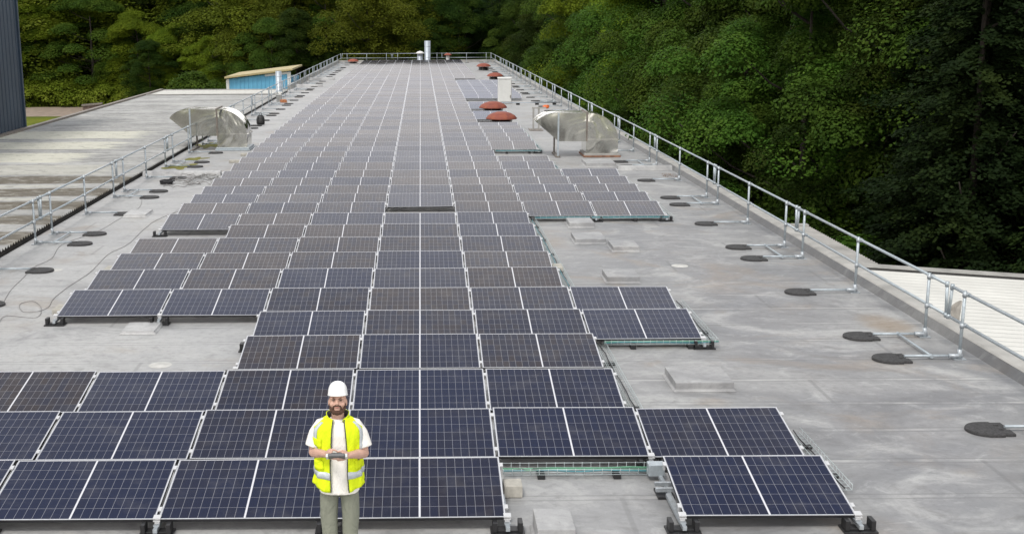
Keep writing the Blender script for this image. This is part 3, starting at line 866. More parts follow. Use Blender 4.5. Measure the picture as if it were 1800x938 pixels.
# ================================================================== stainless duct cowls
def cowl(label, loc, mirror=1, rusty=False, legrear=True):
    """local x runs from the mouth (0) to the back of the bend (3), y is depth"""
    e = empty('duct_cowl', loc, label=label, cat='duct')
    out_ = [(0, 1.26), (.12, 1.40), (.30, 1.51), (.50, 1.57), (.75, 1.595), (1.88, 1.59)]
    for j in range(1, 11):
        a = math.pi / 2 * (1 - j / 10)
        out_.append((1.88 + 1.08 * math.cos(a), .62 + .97 * math.sin(a)))
    inn = [(1.80, .62), (1.80, .57), (.80, .58), (.10, 1.18)]
    dep = 1.25
    prof = out_ + inn
    m = MB(); m.m = 0
    n = len(prof)
    # sides (front at y=0 and back at y=dep) as double skin, top strip following the curve; mouth left open
    for y in (0, dep):
        m.add([(x, y, z) for x, z in prof], [tuple(range(n))])
        m.add([(x, y + (.012 if y == 0 else -.012), z) for x, z in prof], [tuple(range(n))])
    k = len(out_)
    vs = [(x, y, z) for x, z in out_ for y in (0, dep)]
    m.add(vs, [(2 * i, 2 * i + 1, 2 * i + 3, 2 * i + 2) for i in range(k - 1)], True)
    lo = [(2.96, .62)] ; und = [(1.80, .57), (.80, .58), (.10, 1.18)]
    vs = [(x, y, z) for x, z in und for y in (0, dep)]
    m.add(vs, [(2 * i, 2 * i + 1, 2 * i + 3, 2 * i + 2) for i in range(len(und) - 1)])
    if mirror < 0: m.v = [(3 - p[0], p[1], p[2]) for p in m.v]
    m.build('hood', M['stainless'], e)
    def X(a): return a if mirror > 0 else 3 - a
    def bar(bb, x0, x1, *r): bb.bx(min(X(x0), X(x1)), max(X(x0), X(x1)), *r)
    b = MB(); bar(b, 1.803, 2.957, .003, dep - .003, .05, .618); b.build('plenum', M['stainless'] if not rusty else M['stainless'], e)
    b = MB(); bar(b, 1.76, 3.0, -.03, dep + .03, .60, .64); b.build('flange', M['stainless'], e)
    b = MB(); bar(b, 1.72, 3.06, -.08, dep + .08, .004, .055); b.build('base_frame', M['rust_dull'] if rusty else M['galv'], e, bev=.008)
    b = MB(); bar(b, 1.75, 3.03, -.055, dep + .055, .0555, .13); b.build('flashing', M['kerb'] if rusty else M['galv'], e, bev=.008)
    # stiffener band and legs
    b = MB(); bar(b, 1.79, 1.85, -.035, dep + .035, .57, 1.63); 
    b.build('stiffener', M['dark_strut'], e)
    for y in (-.03, dep - .02):
        b = MB(); bar(b, .76, .82, y, y + .05, .012, 1.59); b.build('leg', M['galv'] if y < 0 else M['dark_strut'], e)
    b = MB(); bar(b, .70, .88, -.15, dep + .15, .003, .011); bar(b, .72, .86, -.15, dep + .15, .0115, .05); b.build('leg_foot', M['dark_strut'], e)
    return e
cowl('silver duct cowl with rusty base right of the panels, mouth facing left', (4.2, 42.68, 0), 1, True)
cowl('silver duct cowl left of the panels by the left guardrail, mouth over the edge', (-9.62, 45.45, 0), 1, False)

# ================================================================== roof vents and flues
def mushroom(x, y, rd, h, label, mat='rust', base=True):
    e = empty('mushroom_vent', (x, y, 0), label=label, cat='vent', group='rusty mushroom vents')
    b = MB(); z0 = h - rd * .42
    prof = [(0.001, h), (rd * .3, h - .012), (rd * .6, h - rd * .10), (rd * .85, h - rd * .24), (rd, z0), (rd * .985, z0 - .025), (rd * .8, z0 - .02), (.3 * rd, z0 - .01)]
    b.lathe(prof, n=28); b.build('hood', M[mat], e)
    b = MB(); b.lathe([(rd * .62, .02), (rd * .62, z0 - .08), (rd * .55, z0 - .08), (rd * .55, .02)], n=24); b.build('throat', M['plastic_black'], e)
    b = MB()
    for j in range(6):
        a = j * math.pi / 3 + .3; b.tube([(rd * .7 * math.cos(a), rd * .7 * math.sin(a), .03), (rd * .72 * math.cos(a), rd * .72 * math.sin(a), z0)], .02, 6)
    b.build('bracket', M['dark_strut'], e)
    b = MB(); b.bx(-rd * .85, rd * .85, -rd * .85, rd * .85, .003, .07); b.build('curb', M['plinth'], e, bev=.01)
    return e
mushroom(3.82, 55.75, .74, .62, 'rust red mushroom vent with orange streaks, nearest the camera')
mushroom(3.80, 61.95, .74, .66, 'plain dark red mushroom vent just behind the nearest one')
mushroom(5.85, 93.5, .64, .66, 'orange rusty mushroom vent just behind the white cabinet')
mushroom(5.85, 110.5, .68, .72, 'orange rusty mushroom vent far off near the right rail')
mushroom(-7.2, 128.2, .62, .56, 'dark red mushroom vent in the far left corner of the roof')
def flue(x, y, r_, z0, z1, label, mat, cap=None):
    e = empty('flue', (x, y, 0), label=label, cat='flue')
    b = MB(); b.lathe([(r_ * .9, z1 - .15), (r_ * .9, z1), (r_, z1), (r_, z0 + .1), (r_ * 1.25, z0 + .06), (r_ * 1.3, z0)], n=24); 
    for k in range(1, 4):
        zz = z0 + (z1 - z0) * k / 4; b.lathe([(r_, zz - .02), (r_ * 1.03, zz - .01), (r_ * 1.03, zz + .01), (r_, zz + .02)], n=24)
    b.build('pipe', M[mat], e)
    if cap:
        b = MB(); b.lathe([(.001, z1 + cap[1]), (cap[0] * .5, z1 + cap[1] * .8), (cap[0], z1 + .05), (cap[0], z1 + .02), (.02, z1 + .03)], n=24); b.build('cap', M[cap[2]], e)
        b = MB()
        for j in range(4):
            a = j * math.pi / 2 + .4; b.tube([(r_ * .95 * math.cos(a), r_ * .95 * math.sin(a), z1 - .1), (r_ * .95 * math.cos(a), r_ * .95 * math.sin(a), z1 + .06)], .015, 6)
        b.build('cap_strut', M['zinc'], e)
    return e
flue(.78, 130.6, .33, 0, 2.35, 'tall grey steel flue standing at the far roof edge', 'steel_grey')
flue(-.03, 130.7, .32, 0, .98, 'short grey flue with pale conical cap left of the tall flue', 'steel_grey', (.5, .3, 'white_paint'))
flue(3.0, 130.7, .2, 0, .78, 'pale flue with rusty orange cap at the far roof edge', 'white_paint', (.44, .26, 'rust'))
flue(-9.42, 79.4, .2, .1, 1.5, 'blue grey flue pipe in front of the blue shed', 'steel_grey')
# white cabinet
e = empty('white_cabinet', (4.92, 69.55, 0), label='tall white metal cabinet standing on the roof by the right panels', cat='cabinet')
b = MB(); b.bx(-.38, .38, -.36, .36, .10, 1.40); b.build('body', M['white_paint'], e, bev=.03)
b = MB(); b.bx(-.40, .40, -.38, .38, 1.402, 1.50); b.build('lid', M['white_paint'], e, bev=.03)
b = MB(); b.bx(-.34, .42, -.34, .38, .003, .098); b.build('base', M['dark_strut'], e)
b = MB(); b.bx(.30, .345, -.40, -.362, .34, .50); b.build('latch', M['dark_strut'], e)
b = MB(); b.bx(.382, .392, -.3, .3, .14, 1.36); b.build('side_panel', M['concrete'], e)
# support stand behind the right cowl
e = empty('steel_stand', (5.18, 53.1, 0), label='small steel post stand on a flat plate behind the right duct cowl', cat='stand')
b = MB(); b.bx(-.3, .3, -.45, .45, .003, .03); b.build('base_plate', M['dark_strut'], e)
for xx in (-.14, .10):
    b = MB(); b.bx(xx, xx + .07, -.05, .05, .03, .95); b.build('post', M['kerb'], e)
b = MB(); b.bx(-.18, .45, -.06, .06, .952, 1.02); b.build('crossbar', M['kerb'], e)
# long conduit on black feet
e = empty('conduit', (0, 68.2, 0), label='long grey conduit raised on small black feet near the right rail', cat='pipe')
b = MB(); b.tube([(4.5, 0, .13), (8.0, 0, .13)], .03, 8); b.build('pipe', M['steel_grey'], e)
for xx in (5.6, 6.7, 7.7):
    b = MB(); b.bx(xx - .1, xx + .1, -.1, .1, .003, .098); b.build('foot', M['plastic_black'], e)

# ================================================================== loose things on the roof
def torus_heap(name, loc, mats, label, cat, R0, n, rr_, seed, h=.1):
    q = random.Random(seed); e = empty(name, loc, label=label, cat=cat)
    b = MB()
    for i in range(n):
        rad = R0 * q.uniform(.7, 1.05); cx, cy = q.uniform(-.12, .12) * R0 * 2, q.uniform(-.1, .1) * R0 * 2; ph = q.uniform(0, 6); z = .015 + h * i / n
        b.tube([(cx + rad * math.cos(a * 2 * math.pi / 20 + ph), cy + rad * q.uniform(.92, 1.05) * math.sin(a * 2 * math.pi / 20 + ph), z + q.uniform(0, .012)) for a in range(21)], rr_, 6)
    b.build('cable', M[mats], e)
    return e
torus_heap('cable_coil', (-7.87, 36.3, 0), 'cable_black', 'small black cable coil near the left joint kerb', 'cable', .22, 7, .018, 3, .1)
q = random.Random(8); b = MB()
for i in range(16):
    x0, y0 = q.uniform(-.7, .7), q.uniform(-.8, .9); pts = []; a = q.uniform(0, 6.3)
    for j in range(14):
        pts.append((x0, y0, .012 + q.uniform(0, .08))); a += q.uniform(-.7, .7); x0 += .13 * math.cos(a); y0 += .17 * math.sin(a)
        x0 = max(-.8, min(.85, x0)); y0 = max(-1.2, min(1.4, y0))
    b.tube(pts, .011, 5)
tag(b.build('cable_pile', M['cable_grey'], loc=(-6.95, 36.6, 0)), 'tangled pile of grey cables left of the panels by the joint kerb', 'cable')
def wirepath(name, pts, r_, mat, label):
    P = [Vector((x, y, .010)) for x, y in pts]; fine = []
    for i in range(len(P) - 1):
        p0, p1, p2, p3 = P[max(0, i - 1)], P[i], P[i + 1], P[min(len(P) - 1, i + 2)]
        for k in range(6):
            t = k / 6
            fine.append(.5 * ((2 * p1) + (p2 - p0) * t + (2 * p0 - 5 * p1 + 4 * p2 - p3) * t * t + (3 * p1 - p0 - 3 * p2 + p3) * t ** 3))
    fine.append(P[-1])
    b = MB(); b.tube(fine, r_, 6)
    return tag(b.build(name, M[mat]), label, 'cable')
wirepath('loose_cable', [(-6.2, 31.9), (-6.68, 29.8), (-6.73, 28.4), (-6.65, 26.35), (-6.8, 25.2), (-6.69, 23.4), (-6.75, 22.05), (-6.74, 21.1), (-6.64, 20.46), (-6.74, 20.13),
                         (-6.99, 20.14), (-7.22, 20.69), (-7.05, 20.9), (-6.75, 20.4), (-6.62, 19.7), (-7.18, 19.82), (-7.12, 19.1), (-7.3, 18.0)], .0048, 'cable_grey',
         'loose grey cable wandering along the roof nearest the left panel ends')
wirepath('loose_cable', [(-8.03, 33.7), (-7.63, 31.7), (-7.71, 29.8), (-7.79, 28.0), (-8.15, 26.4), (-7.91, 24.8), (-8.0, 23.9), (-7.88, 22.8), (-7.77, 21.8), (-7.54, 20.7)], .0045, 'cable_grey',
         'loose grey cable running beside the left counterweights')
# black bag
e = empty('black_bag', (-7.63, 56.6, 0), label='black bag standing upright among the left counterweights', cat='bag')
b = MB(); b.loft([[(.2 * math.cos(a) * s_, .15 * math.sin(a) * s_ + dy, z) for a in [2 * math.pi * j / 14 for j in range(14)]] for z, s_, dy in ((.003, .8, 0), (.06, 1, 0), (.25, 1, 0), (.38, .85, .02), (.45, .5, .03), (.47, .1, .03))])
b.build('body', M['plastic_black'], e)
b = MB(); b.ell((0, -.14, .17), (.13, .07, .12), 12, 8); b.build('pocket', M['rubber'], e)
b = MB()
for sx in (-.09, .09): b.tube([(sx, -.1, .4), (sx, -.19, .33), (sx * 1.1, -.2, .18), (sx, -.15, .05)], .016, 6)
b.tube([(-.06, .03, .46), (-.04, .03, .54), (.04, .03, .54), (.06, .03, .46)], .014, 6)
b.build('strap', M['rubber'], e)
# orange bundles
e = torus_heap('orange_bundle', (6.95, 65.6, 0), 'orange', 'small orange coil lying by the right counterweights', 'coil', .15, 6, .03, 4, .16)
e = torus_heap('orange_bundle', (-8.2, 71.2, 0), 'rust_orange', 'small orange brown coil heaped by the left rail', 'coil', .18, 6, .035, 6, .16)
e = empty('white_bucket', (-8.55, 72.0, 0), label='white tub beside the orange brown coil by the left rail', cat='tub')
b = MB(); b.lathe([(.001, .004), (.15, .004), (.19, .42), (.2, .42), (.2, .44), (.17, .44), (.14, .04), (.001, .04)], n=18); b.build('tub', M['white_paint'], e)
b = MB(); b.tube([(-.2, 0, .42), (-.15, -.14, .34), (0, -.2, .3), (.15, -.14, .34), (.2, 0, .42)], .008, 6); b.build('handle', M['zinc'], e)
# moss puddles, leaf litter, outlet rings: thin patches on the membrane
def patch(name, cx, cy, rx, ry, mat, label, cat, seed, z=.004):
    q = random.Random(seed); b = MB(); n = 40; rings = []
    ph = [q.uniform(0, 6.3) for _ in range(6)]
    vs = [(0, 0, z + .004)]
    for j in range(n):
        a = 2 * math.pi * j / n; f = 1 + sum(.13 * math.sin((k + 2) * a + ph[k]) for k in range(6))
        vs.append((rx * f * math.cos(a), ry * f * math.sin(a), z))
    b.add(vs, [(0, 1 + j, 1 + (j + 1) % n) for j in range(n)])
    return tag(b.build(name, M[mat], loc=(cx, cy, 0)), label, cat)
patch('moss_patch', -8.35, 40.6, .5, .75, 'moss', 'green moss patch under the left rail nearest the joint kerb', 'moss', 1)
patch('moss_patch', -8.2, 42.8, .35, .5, 'moss', 'green moss patch between the left counterweights', 'moss', 2)
patch('moss_patch', -8.45, 47.4, .5, 1.1, 'moss', 'bright green moss patch under the left duct cowl', 'moss', 3)
q = random.Random(3); b = MB()
for i in range(160):
    a, rr_ = q.uniform(0, 6.3), q.random() ** .6; px_, py_ = .28 * rr_ * math.cos(a), .55 * rr_ * math.sin(a); s_ = q.uniform(.012, .03); t_ = q.uniform(0, 6.3)
    zz = .006 + q.uniform(0, .012)
    b.add([(px_ + s_ * math.cos(t_ + k * 2.1), py_ + s_ * math.sin(t_ + k * 2.1), zz + q.uniform(-.002, .012)) for k in range(3)], [(0, 1, 2)])
o = tag(b.build('leaf_litter', M['leaf_litter'], loc=(8.0, 37.5, 0)), 'small heap of brown leaf litter by the right kerb', 'litter'); o['kind'] = 'stuff'
for x, y, lab in ((-3.86, 16.85, 'pale round outlet patch in front of the fourth row left end'), (5.33, 23.7, 'pale round outlet patch on the open roof at the right'), (-7.5, 23.65, 'pale round outlet patch beside the left counterweight')):
    b = MB(); b.lathe([(.001, .012), (.07, .012), (.075, .007), (.15, .007), (.17, .003)], n=24)
    tag(b.build('roof_outlet', simple('outlet_pale', (.5, .49, .46), .8), loc=(x, y, 0)), lab, 'roof outlet')

# ================================================================== trees
def leaf_mesh(name, C, N, S, mat, rng, aspect=.6, fold=.25):
    """C centres (n,3), N normals, S sizes -> one mesh of folded leaf sprays (two quads meeting in a crease)"""
    n = len(C)
    N = N / np.linalg.norm(N, axis=1, keepdims=True)
    a = rng.normal(size=(n, 3)); U = np.cross(N, a); U /= np.linalg.norm(U, axis=1, keepdims=True)
    V = np.cross(N, U)
    s = S[:, None]
    j = lambda: rng.uniform(.75, 1.25, (n, 1))
    v = np.empty((n, 6, 3))
    v[:, 0] = C - U * s * j(); v[:, 1] = C + U * s * j()
    v[:, 2] = C + U * s * .55 * j() + V * s * aspect * j() - N * s * fold
    v[:, 3] = C - U * s * .55 * j() + V * s * aspect * j() - N * s * fold
    v[:, 4] = C - U * s * .55 * j() - V * s * aspect * j() - N * s * fold
    v[:, 5] = C + U * s * .55 * j() - V * s * aspect * j() - N * s * fold
    me = bpy.data.meshes.new(name)
    me.vertices.add(n * 6); me.vertices.foreach_set('co', v.reshape(-1).astype(np.float32))
    base = (np.arange(n) * 6)[:, None]
    idx = np.concatenate([base + np.array([[0, 1, 2, 3]]), base + np.array([[1, 0, 4, 5]])], 1).reshape(-1)
    me.loops.add(n * 8); me.loops.foreach_set('vertex_index', idx.astype(np.int32))
    me.polygons.add(n * 2)
    me.polygons.foreach_set('loop_start', np.arange(0, n * 8, 4).astype(np.int32))
    me.update(calc_edges=True); me.validate()
    me.materials.append(mat)
    return me

def crown_points(rng, H, Rr, z0, nclump, nleaf, pad=.42, top=1.0, squash=.45):
    """clumps spread through an uneven crown; leaves sit on the upper skin of each clump"""
    cs = []; k = 0
    lob = [(rng.uniform(0, 6.28), rng.uniform(.1, .28), rng.integers(2, 5)) for _ in range(4)]
    while len(cs) < nclump:
        t = rng.uniform(0, 1) ** .85
        z = z0 + (H - z0) * t
        prof = math.sin(math.pi * min(1, (.16 + t * .82))) ** .62 if top else 1
        a = rng.uniform(0, 6.283)
        f = 1 + sum(m_ * math.sin(n_ * a + p_ + 3 * t) for p_, m_, n_ in lob)
        r = Rr * prof * f * rng.uniform(.25, 1) ** .42
        cs.append((r * math.cos(a), r * math.sin(a), z, a, t))
    C = []; N = []
    for x, y, z, a, t in cs:
        rc_ = Rr * pad * rng.uniform(.55, 1.15) * (1 - .3 * t)
        k = int(nleaf * rng.uniform(.7, 1.3))
        th = rng.uniform(0, 6.283, k); u = rng.uniform(-.35, 1, k)
        sr = np.sqrt(np.maximum(0, 1 - u * u)); rr = rng.uniform(.25, 1.0, k) ** .35 * (1 + .12 * np.sin(5 * th + x) * np.sin(4 * u + y))
        loc = np.stack([sr * np.cos(th) * rr, sr * np.sin(th) * rr, u * squash * rr], 1) * rc_
        tilt = np.array([math.cos(a), math.sin(a), 0])
        loc[:, 2] -= .14 * (loc @ tilt)            # pads droop outwards
        C.append(loc + np.array([x, y, z]))
        nn = np.stack([sr * np.cos(th) * .6, sr * np.sin(th) * .6, np.maximum(u, .05) + .4], 1) + rng.normal(scale=.35, size=(k, 3))
        N.append(nn)
    return np.concatenate(C), np.concatenate(N), cs

def trunk_mesh(rng, H, cs, r0):
    b = MB(); nz = 7; pts = []; rs = []
    for i in range(nz):
        t = i / (nz - 1); pts.append((rng.normal() * .12 * t, rng.normal() * .12 * t, H * .86 * t - .3)); rs.append(r0 * (1 - .85 * t) + .02)
    b.tube(pts, rs, 8)
    sel = [cs[int(i)] for i in rng.choice(len(cs), min(16, len(cs)), replace=False)]
    for x, y, z, a, t in sel:
        zb = max(.8, z - .45 * math.hypot(x, y) - .5); zb = min(zb, H * .8)
        b.tube([(0, 0, zb), (x * .5, y * .5, zb + (z - zb) * .4), (x * .92, y * .92, z)], [r0 * .32, r0 * .2, .02], 6)
    return b.mesh('trunk', M['bark'])

def conifer_points(rng, H, Rr, nb=34, per=13):
    C = []; N = []; cs = []
    for i in range(nb):
        t = i / nb; z = H * (.06 + .93 * t); L = Rr * (1 - t) ** .75 * rng.uniform(.85, 1.1) + .25
        m = max(4, int(per * (1 - .5 * t)))
        for j in range(m):
            a = 6.283 * j / m + rng.uniform(-.25, .25) + i; l = L * rng.uniform(.75, 1.1)
            k = int(420 * l / Rr) + 24
            s = rng.uniform(.1, 1, k) ** .7 * l
            side = rng.normal(scale=.10, size=k) * (.4 + s) ; zz = z - .22 * s - .05 * s * s / max(l, .1) + rng.normal(scale=.07, size=k) - np.abs(side) * .3
            C.append(np.stack([s * math.cos(a) - side * math.sin(a), s * math.sin(a) + side * math.cos(a), zz], 1))
            N.append(np.stack([.4 * math.cos(a) + rng.normal(scale=.3, size=k), .4 * math.sin(a) + rng.normal(scale=.3, size=k), np.full(k, .9)], 1))
            cs.append((l * .8 * math.cos(a), l * .8 * math.sin(a), z, a, t))
    return np.concatenate(C), np.concatenate(N), cs

TREE = {}
def species(key, leafmat, H, Rr, z0, nclump, nleaf, size, seed, conifer=False, pad=.42, squash=.7, name='broadleaf_tree'):
    rng = np.random.default_rng(seed)
    if conifer: C, N, cs = conifer_points(rng, H, Rr)
    else: C, N, cs = crown_points(rng, H, Rr, z0, nclump, nleaf, pad, 1.0, squash)
    S = rng.uniform(.6, 1.3, len(C)) * size
    TREE[key] = (leaf_mesh('crown', C, N, S, M[leafmat], rng), trunk_mesh(rng, H, cs, (.011 if not conifer else .007) * H + .03), H, Rr, name)
species('bright_a', 'leaf_bright', 16, 5.2, 1.2, 75, 1150, .066, 1, pad=.40, squash=.8)
species('bright_b', 'leaf_mid', 15, 4.8, .8, 70, 1200, .062, 2, pad=.40, squash=.8)
species('dark_a', 'leaf_dark', 16, 4.6, .4, 200, 640, .054, 3, pad=.36)
species('dark_b', 'leaf_dark', 14, 4.2, .2, 170, 480, .062, 4, squash=.7, pad=.36)
species('mid_a', 'leaf_mid', 17, 5.6, .8, 85, 1150, .066, 5, pad=.36, squash=.8)
species('olive', 'leaf_olive', 13, 5.0, .3, 220, 260, .075, 6, pad=.30, squash=.8)
species('conifer', 'leaf_conifer', 18, 4.0, 0, 0, 0, .065, 7, conifer=True, name='conifer_tree')
species('shrub', 'leaf_mid', 5, 2.6, .1, 60, 170, .10, 8, pad=.5, squash=.7, name='shrub')
species('weeds', 'leaf_weed', 2.2, 2.4, .05, 40, 160, .09, 9, pad=.5, squash=.7, name='shrub')

KIND = {'bright_a': 'bright green broadleaf tree', 'bright_b': 'mid green broadleaf tree', 'mid_a': 'broad leafy green tree', 'dark_a': 'dark green broadleaf tree',
        'dark_b': 'low dark broadleaf tree', 'olive': 'fuzzy olive green tree', 'conifer': 'blackish green conifer', 'shrub': 'green shrub', 'weeds': 'clump of light green weeds'}
tree_rng = random.Random(21)
trees = []
def tree(key, x, y, h, zone, rmul=1.0):
    trees.append((key, x, y, h, zone, rmul))
# wood edge along the right side, front rank (from near to far)
for key, x, y, h in (('dark_a', 23.5, 24, 15), ('conifer', 19.2, 30, 20), ('conifer', 15.8, 33.5, 17), ('conifer', 18.2, 38.5, 21), ('dark_b', 17.6, 40.5, 12), ('mid_a', 17.5, 44, 17),
                     ('bright_b', 14.6, 45, 14), ('bright_b', 13.8, 50.5, 11), ('mid_a', 17.4, 52, 16), ('bright_b', 15.4, 57.5, 13.5), ('mid_a', 18.6, 60, 18), ('bright_b', 15.2, 65, 14.5), ('mid_a', 19, 67, 18),
                     ('mid_a', 15.8, 73, 16.5), ('bright_a', 16.2, 80, 17), ('mid_a', 17.4, 87, 18), ('bright_b', 14.8, 92, 14.5), ('bright_a', 16.2, 99, 17), ('mid_a', 15.6, 107, 16), ('dark_b', 13.8, 113, 12),
                     ('bright_b', 15.8, 117, 15), ('dark_a', 14.8, 125, 16), ('dark_b', 13, 132, 12)):
    tree(key, x, y, h, 'right')
for key, x, y, h in (('conifer', 24, 40, 22), ('conifer', 23, 48, 23), ('dark_a', 23.5, 56, 21), ('mid_a', 24, 66, 22), ('dark_a', 24, 75, 22), ('bright_a', 23, 86, 21), ('dark_a', 23.5, 96, 22),
                     ('mid_a', 23, 106, 21), ('dark_a', 22, 116, 22), ('conifer', 21, 126, 22), ('conifer', 27, 33, 22)):
    tree(key, x, y, h, 'right_back')
# behind the far end of the roof
for key, x, y, h in (('dark_b', -14.5, 140, 12), ('bright_b', -11.5, 146, 15.5), ('olive', -6, 140, 14.5), ('olive', -2, 146, 16), ('bright_b', 1.5, 150, 18.5), ('dark_a', 4.5, 142, 15),
                     ('conifer', 6.5, 148, 20), ('conifer', 9.5, 143, 17), ('dark_a', 12.5, 142, 15), ('bright_b', 11.5, 136, 12.5), ('dark_b', 1, 138, 9.5), ('dark_b', -9.5, 137, 9)):
    tree(key, x, y, h, 'far')
for key, x, y, h in (('mid_a', -14, 158, 20), ('dark_a', -7, 160, 21), ('mid_a', 0, 162, 22), ('dark_a', 7, 160, 22), ('conifer', 13, 156, 22), ('mid_a', 19, 150, 21), ('dark_a', 18, 139, 19)):
    tree(key, x, y, h, 'far_back')
# wood beyond the yard on the left
for key, x, y, h, rm in (('bright_a', -53, 165, 13, 1.5), ('bright_b', -45, 164, 14, 1.5), ('bright_a', -38, 161, 12, 1.4), ('bright_a', -31.5, 158, 10.5, 1.35), ('bright_a', -26, 150, 9, 1.2), ('bright_b', -20.8, 144, 9.5, 1.2),
                         ('shrub', -24.2, 128, 5.5, 1.2), ('bright_b', -17.5, 141, 11, 1.15), ('olive', -15, 148, 15, 1.2), ('olive', -21, 154, 17, 1.3), ('dark_a', -28, 165, 18, 1.4), ('dark_b', -34.5, 152, 8.5, 1.3), ('dark_b', -59, 160, 10, 1.5)):
    tree(key, x, y, h, 'left', rm)
for key, x, y, h, rm in (('olive', -61, 178, 22, 1.8), ('bright_a', -52, 180, 23, 1.5), ('olive', -43, 177, 22, 1.7), ('dark_a', -35, 178, 22, 1.5), ('dark_a', -27, 174, 23, 1.4), ('olive', -19.5, 168, 21, 1.5), ('mid_a', -66, 172, 20, 1.5)):
    tree(key, x, y, h, 'left_back', rm)
for key, x, y, h in (('weeds', -50, 159.5, 2.8), ('weeds', -46, 159, 3), ('weeds', -42.5, 158.8, 2.8), ('weeds', -38.5, 157.5, 2.4), ('weeds', -35, 157, 2.2), ('weeds', -30, 154, 2.6), ('weeds', -53.5, 160, 3)):
    tree(key, x, y, h, 'weeds')
for key, x, y, h in (('shrub', 13.8, 36, 4.5), ('shrub', 13.6, 41, 5), ('shrub', 12.8, 47, 5), ('shrub', 13, 55, 5), ('shrub', 12.6, 63, 5), ('shrub', 12.4, 71, 5.5), ('shrub', 12.6, 85, 6), ('shrub', 12.4, 96, 6),
                     ('shrub', 15.5, 34.5, 4.5), ('shrub', 18.5, 33, 5)):
    tree(key, x, y, h, 'rightlow')
ZL = {'right': ('at the right wood edge', 'trees along the right wood edge'), 'right_back': ('deeper in the right wood', 'trees deeper in the right wood'),
      'far': ('behind the far roof end', 'trees behind the far roof end'), 'far_back': ('deeper behind the far roof end', 'trees deeper behind the roof'),
      'left': ('beyond the left yard', 'trees beyond the left yard'), 'left_back': ('towering at back left', 'tall trees at the back left'),
      'weeds': ('along the left gravel track', 'weed clumps by the track'), 'rightlow': ('below the right kerb', 'shrubs below the right roof edge')}
bykind = {}
for t in trees: bykind.setdefault((t[0], t[4]), []).append(t)
for (key, zone), L_ in bykind.items():
    side = zone in ('right', 'right_back', 'rightlow')
    L_.sort(key=lambda t: t[2] if side else t[1])
    for i, (k_, x, y, h, z_, rm) in enumerate(L_):
        n_ = len(L_)
        if n_ == 1: o_ = ''
        elif side: o_ = ', ' + ('nearest of its kind' if i == 0 else 'farthest of its kind' if i == n_ - 1 else ordinal(i + 1) + ' nearest of its kind')
        else: o_ = ', ' + ('leftmost of its kind' if i == 0 else 'rightmost of its kind' if i == n_ - 1 else ordinal(i + 1) + ' of its kind from left')
        cm, tm, H, Rr, nm = TREE[key]
        lab = KIND[key] + ' ' + ZL[zone][0] + o_
        e = empty(nm, (x, y, hill(x, y) - .05), (0, 0, tree_rng.uniform(0, 6.28)), lab, 'conifer' if nm == 'conifer_tree' else 'shrub' if nm == 'shrub' else 'tree', ZL[zone][1])
        s_ = h / H; w_ = s_ * rm * tree_rng.uniform(.94, 1.06)
        e.scale = (w_, w_, s_)
        child('trunk', tm, e); child('crown', cm, e)
# the wood on the slope behind, one mass
rng = np.random.default_rng(77)
C = []; N = []
def mass(x0, x1, y0, y1, step, hmin, hmax):
    x = x0
    while x < x1:
        y = y0
        while y < y1:
            cx, cy = x + rng.uniform(-.4, .4) * step, y + rng.uniform(-.4, .4) * step; g = hill(cx, cy); h = rng.uniform(hmin, hmax); rr = step * rng.uniform(.55, .8)
            k = 420; th = rng.uniform(0, 6.283, k); u = rng.uniform(-.8, 1, k); sr = np.sqrt(1 - u * u)
            lump = 1 + .18 * np.sin(th * 3 + cx) + .15 * np.sin(u * 7 + cy)
            C.append(np.stack([cx + sr * np.cos(th) * rr * lump, cy + sr * np.sin(th) * rr * lump, g + h * .55 + u * h * .47 * lump], 1))
            N.append(np.stack([sr * np.cos(th) * .7, sr * np.sin(th) * .7, u + .6], 1) + rng.normal(scale=.4, size=(k, 3)))
            y += step
        x += step
mass(-110, 70, 190, 222, 9, 16, 22)
mass(30, 58, 26, 186, 9, 16, 22)
C = np.concatenate(C); N = np.concatenate(N)
me = leaf_mesh('distant_wood', C, N, rng.uniform(.4, .85, len(C)), M['leaf_dark'], rng)
o = bpy.data.objects.new('distant_wood', me); COL.objects.link(o)
tag(o, 'dark wood rising on the slope behind the nearer trees', 'wood', kind='stuff')
# low brick wall by the track
e = empty('brick_wall_stub', (-40.6, 146.8, GZ), (0, 0, R(12)), 'low dark brick stub with a slab top beside the gravel track', 'wall')
b = MB(); b.bx(-1.1, 1.1, -.7, .7, 0, .95); b.build('wall', M['brick'], e)
b = MB(); b.box((0, 0, 1.05), (2.5, 1.7, .14), (0, R(-4), 0)); b.build('slab', M['dark_strut'], e)

# ================================================================== the man with the controller
def fabric(name, c, rough=.85, sc=9, amt=.5):
    t = NT(name); n = t.noise(sc, 5, .6, t.map((1, 1, .45)), .8)
    t.base(t.ramp(t.noise(6, 4), [(.3, tuple(x * .93 for x in c)), (.7, tuple(min(1, x * 1.05) for x in c))])).set(rough=rough, spec=.2)
    t.bump(n, amt, .05); return t.mat
M['skin'] = simple('skin', (.56, .34, .26), .5, 0, .1, 14)
M['beard'] = simple('beard_hair', (.07, .032, .018), .8, 0, .35, 50, .5, 120)
M['tee'] = fabric('cream_cotton', (.86, .83, .77))
M['hivis'] = fabric('hi_vis_yellow', (.70, .83, .015), .75, 7, .8)
M['tape'] = simple('reflective_tape', (.50, .54, .56), .4, .1, .08, 20)
M['trouser'] = fabric('sage_trousers', (.23, .24, .19), .9, 8, .8)
M['helmet'] = simple('white_helmet', (.86, .86, .85), .3, 0, .02, 3)
M['piping'] = simple('dark_grey_trim', (.055, .06, .055), .8)
M['eye'] = simple('eye', (.04, .03, .025), .3)
M['lip'] = simple('lip', (.36, .15, .12), .5)
M['boot'] = simple('boot_leather', (.05, .04, .03), .7)

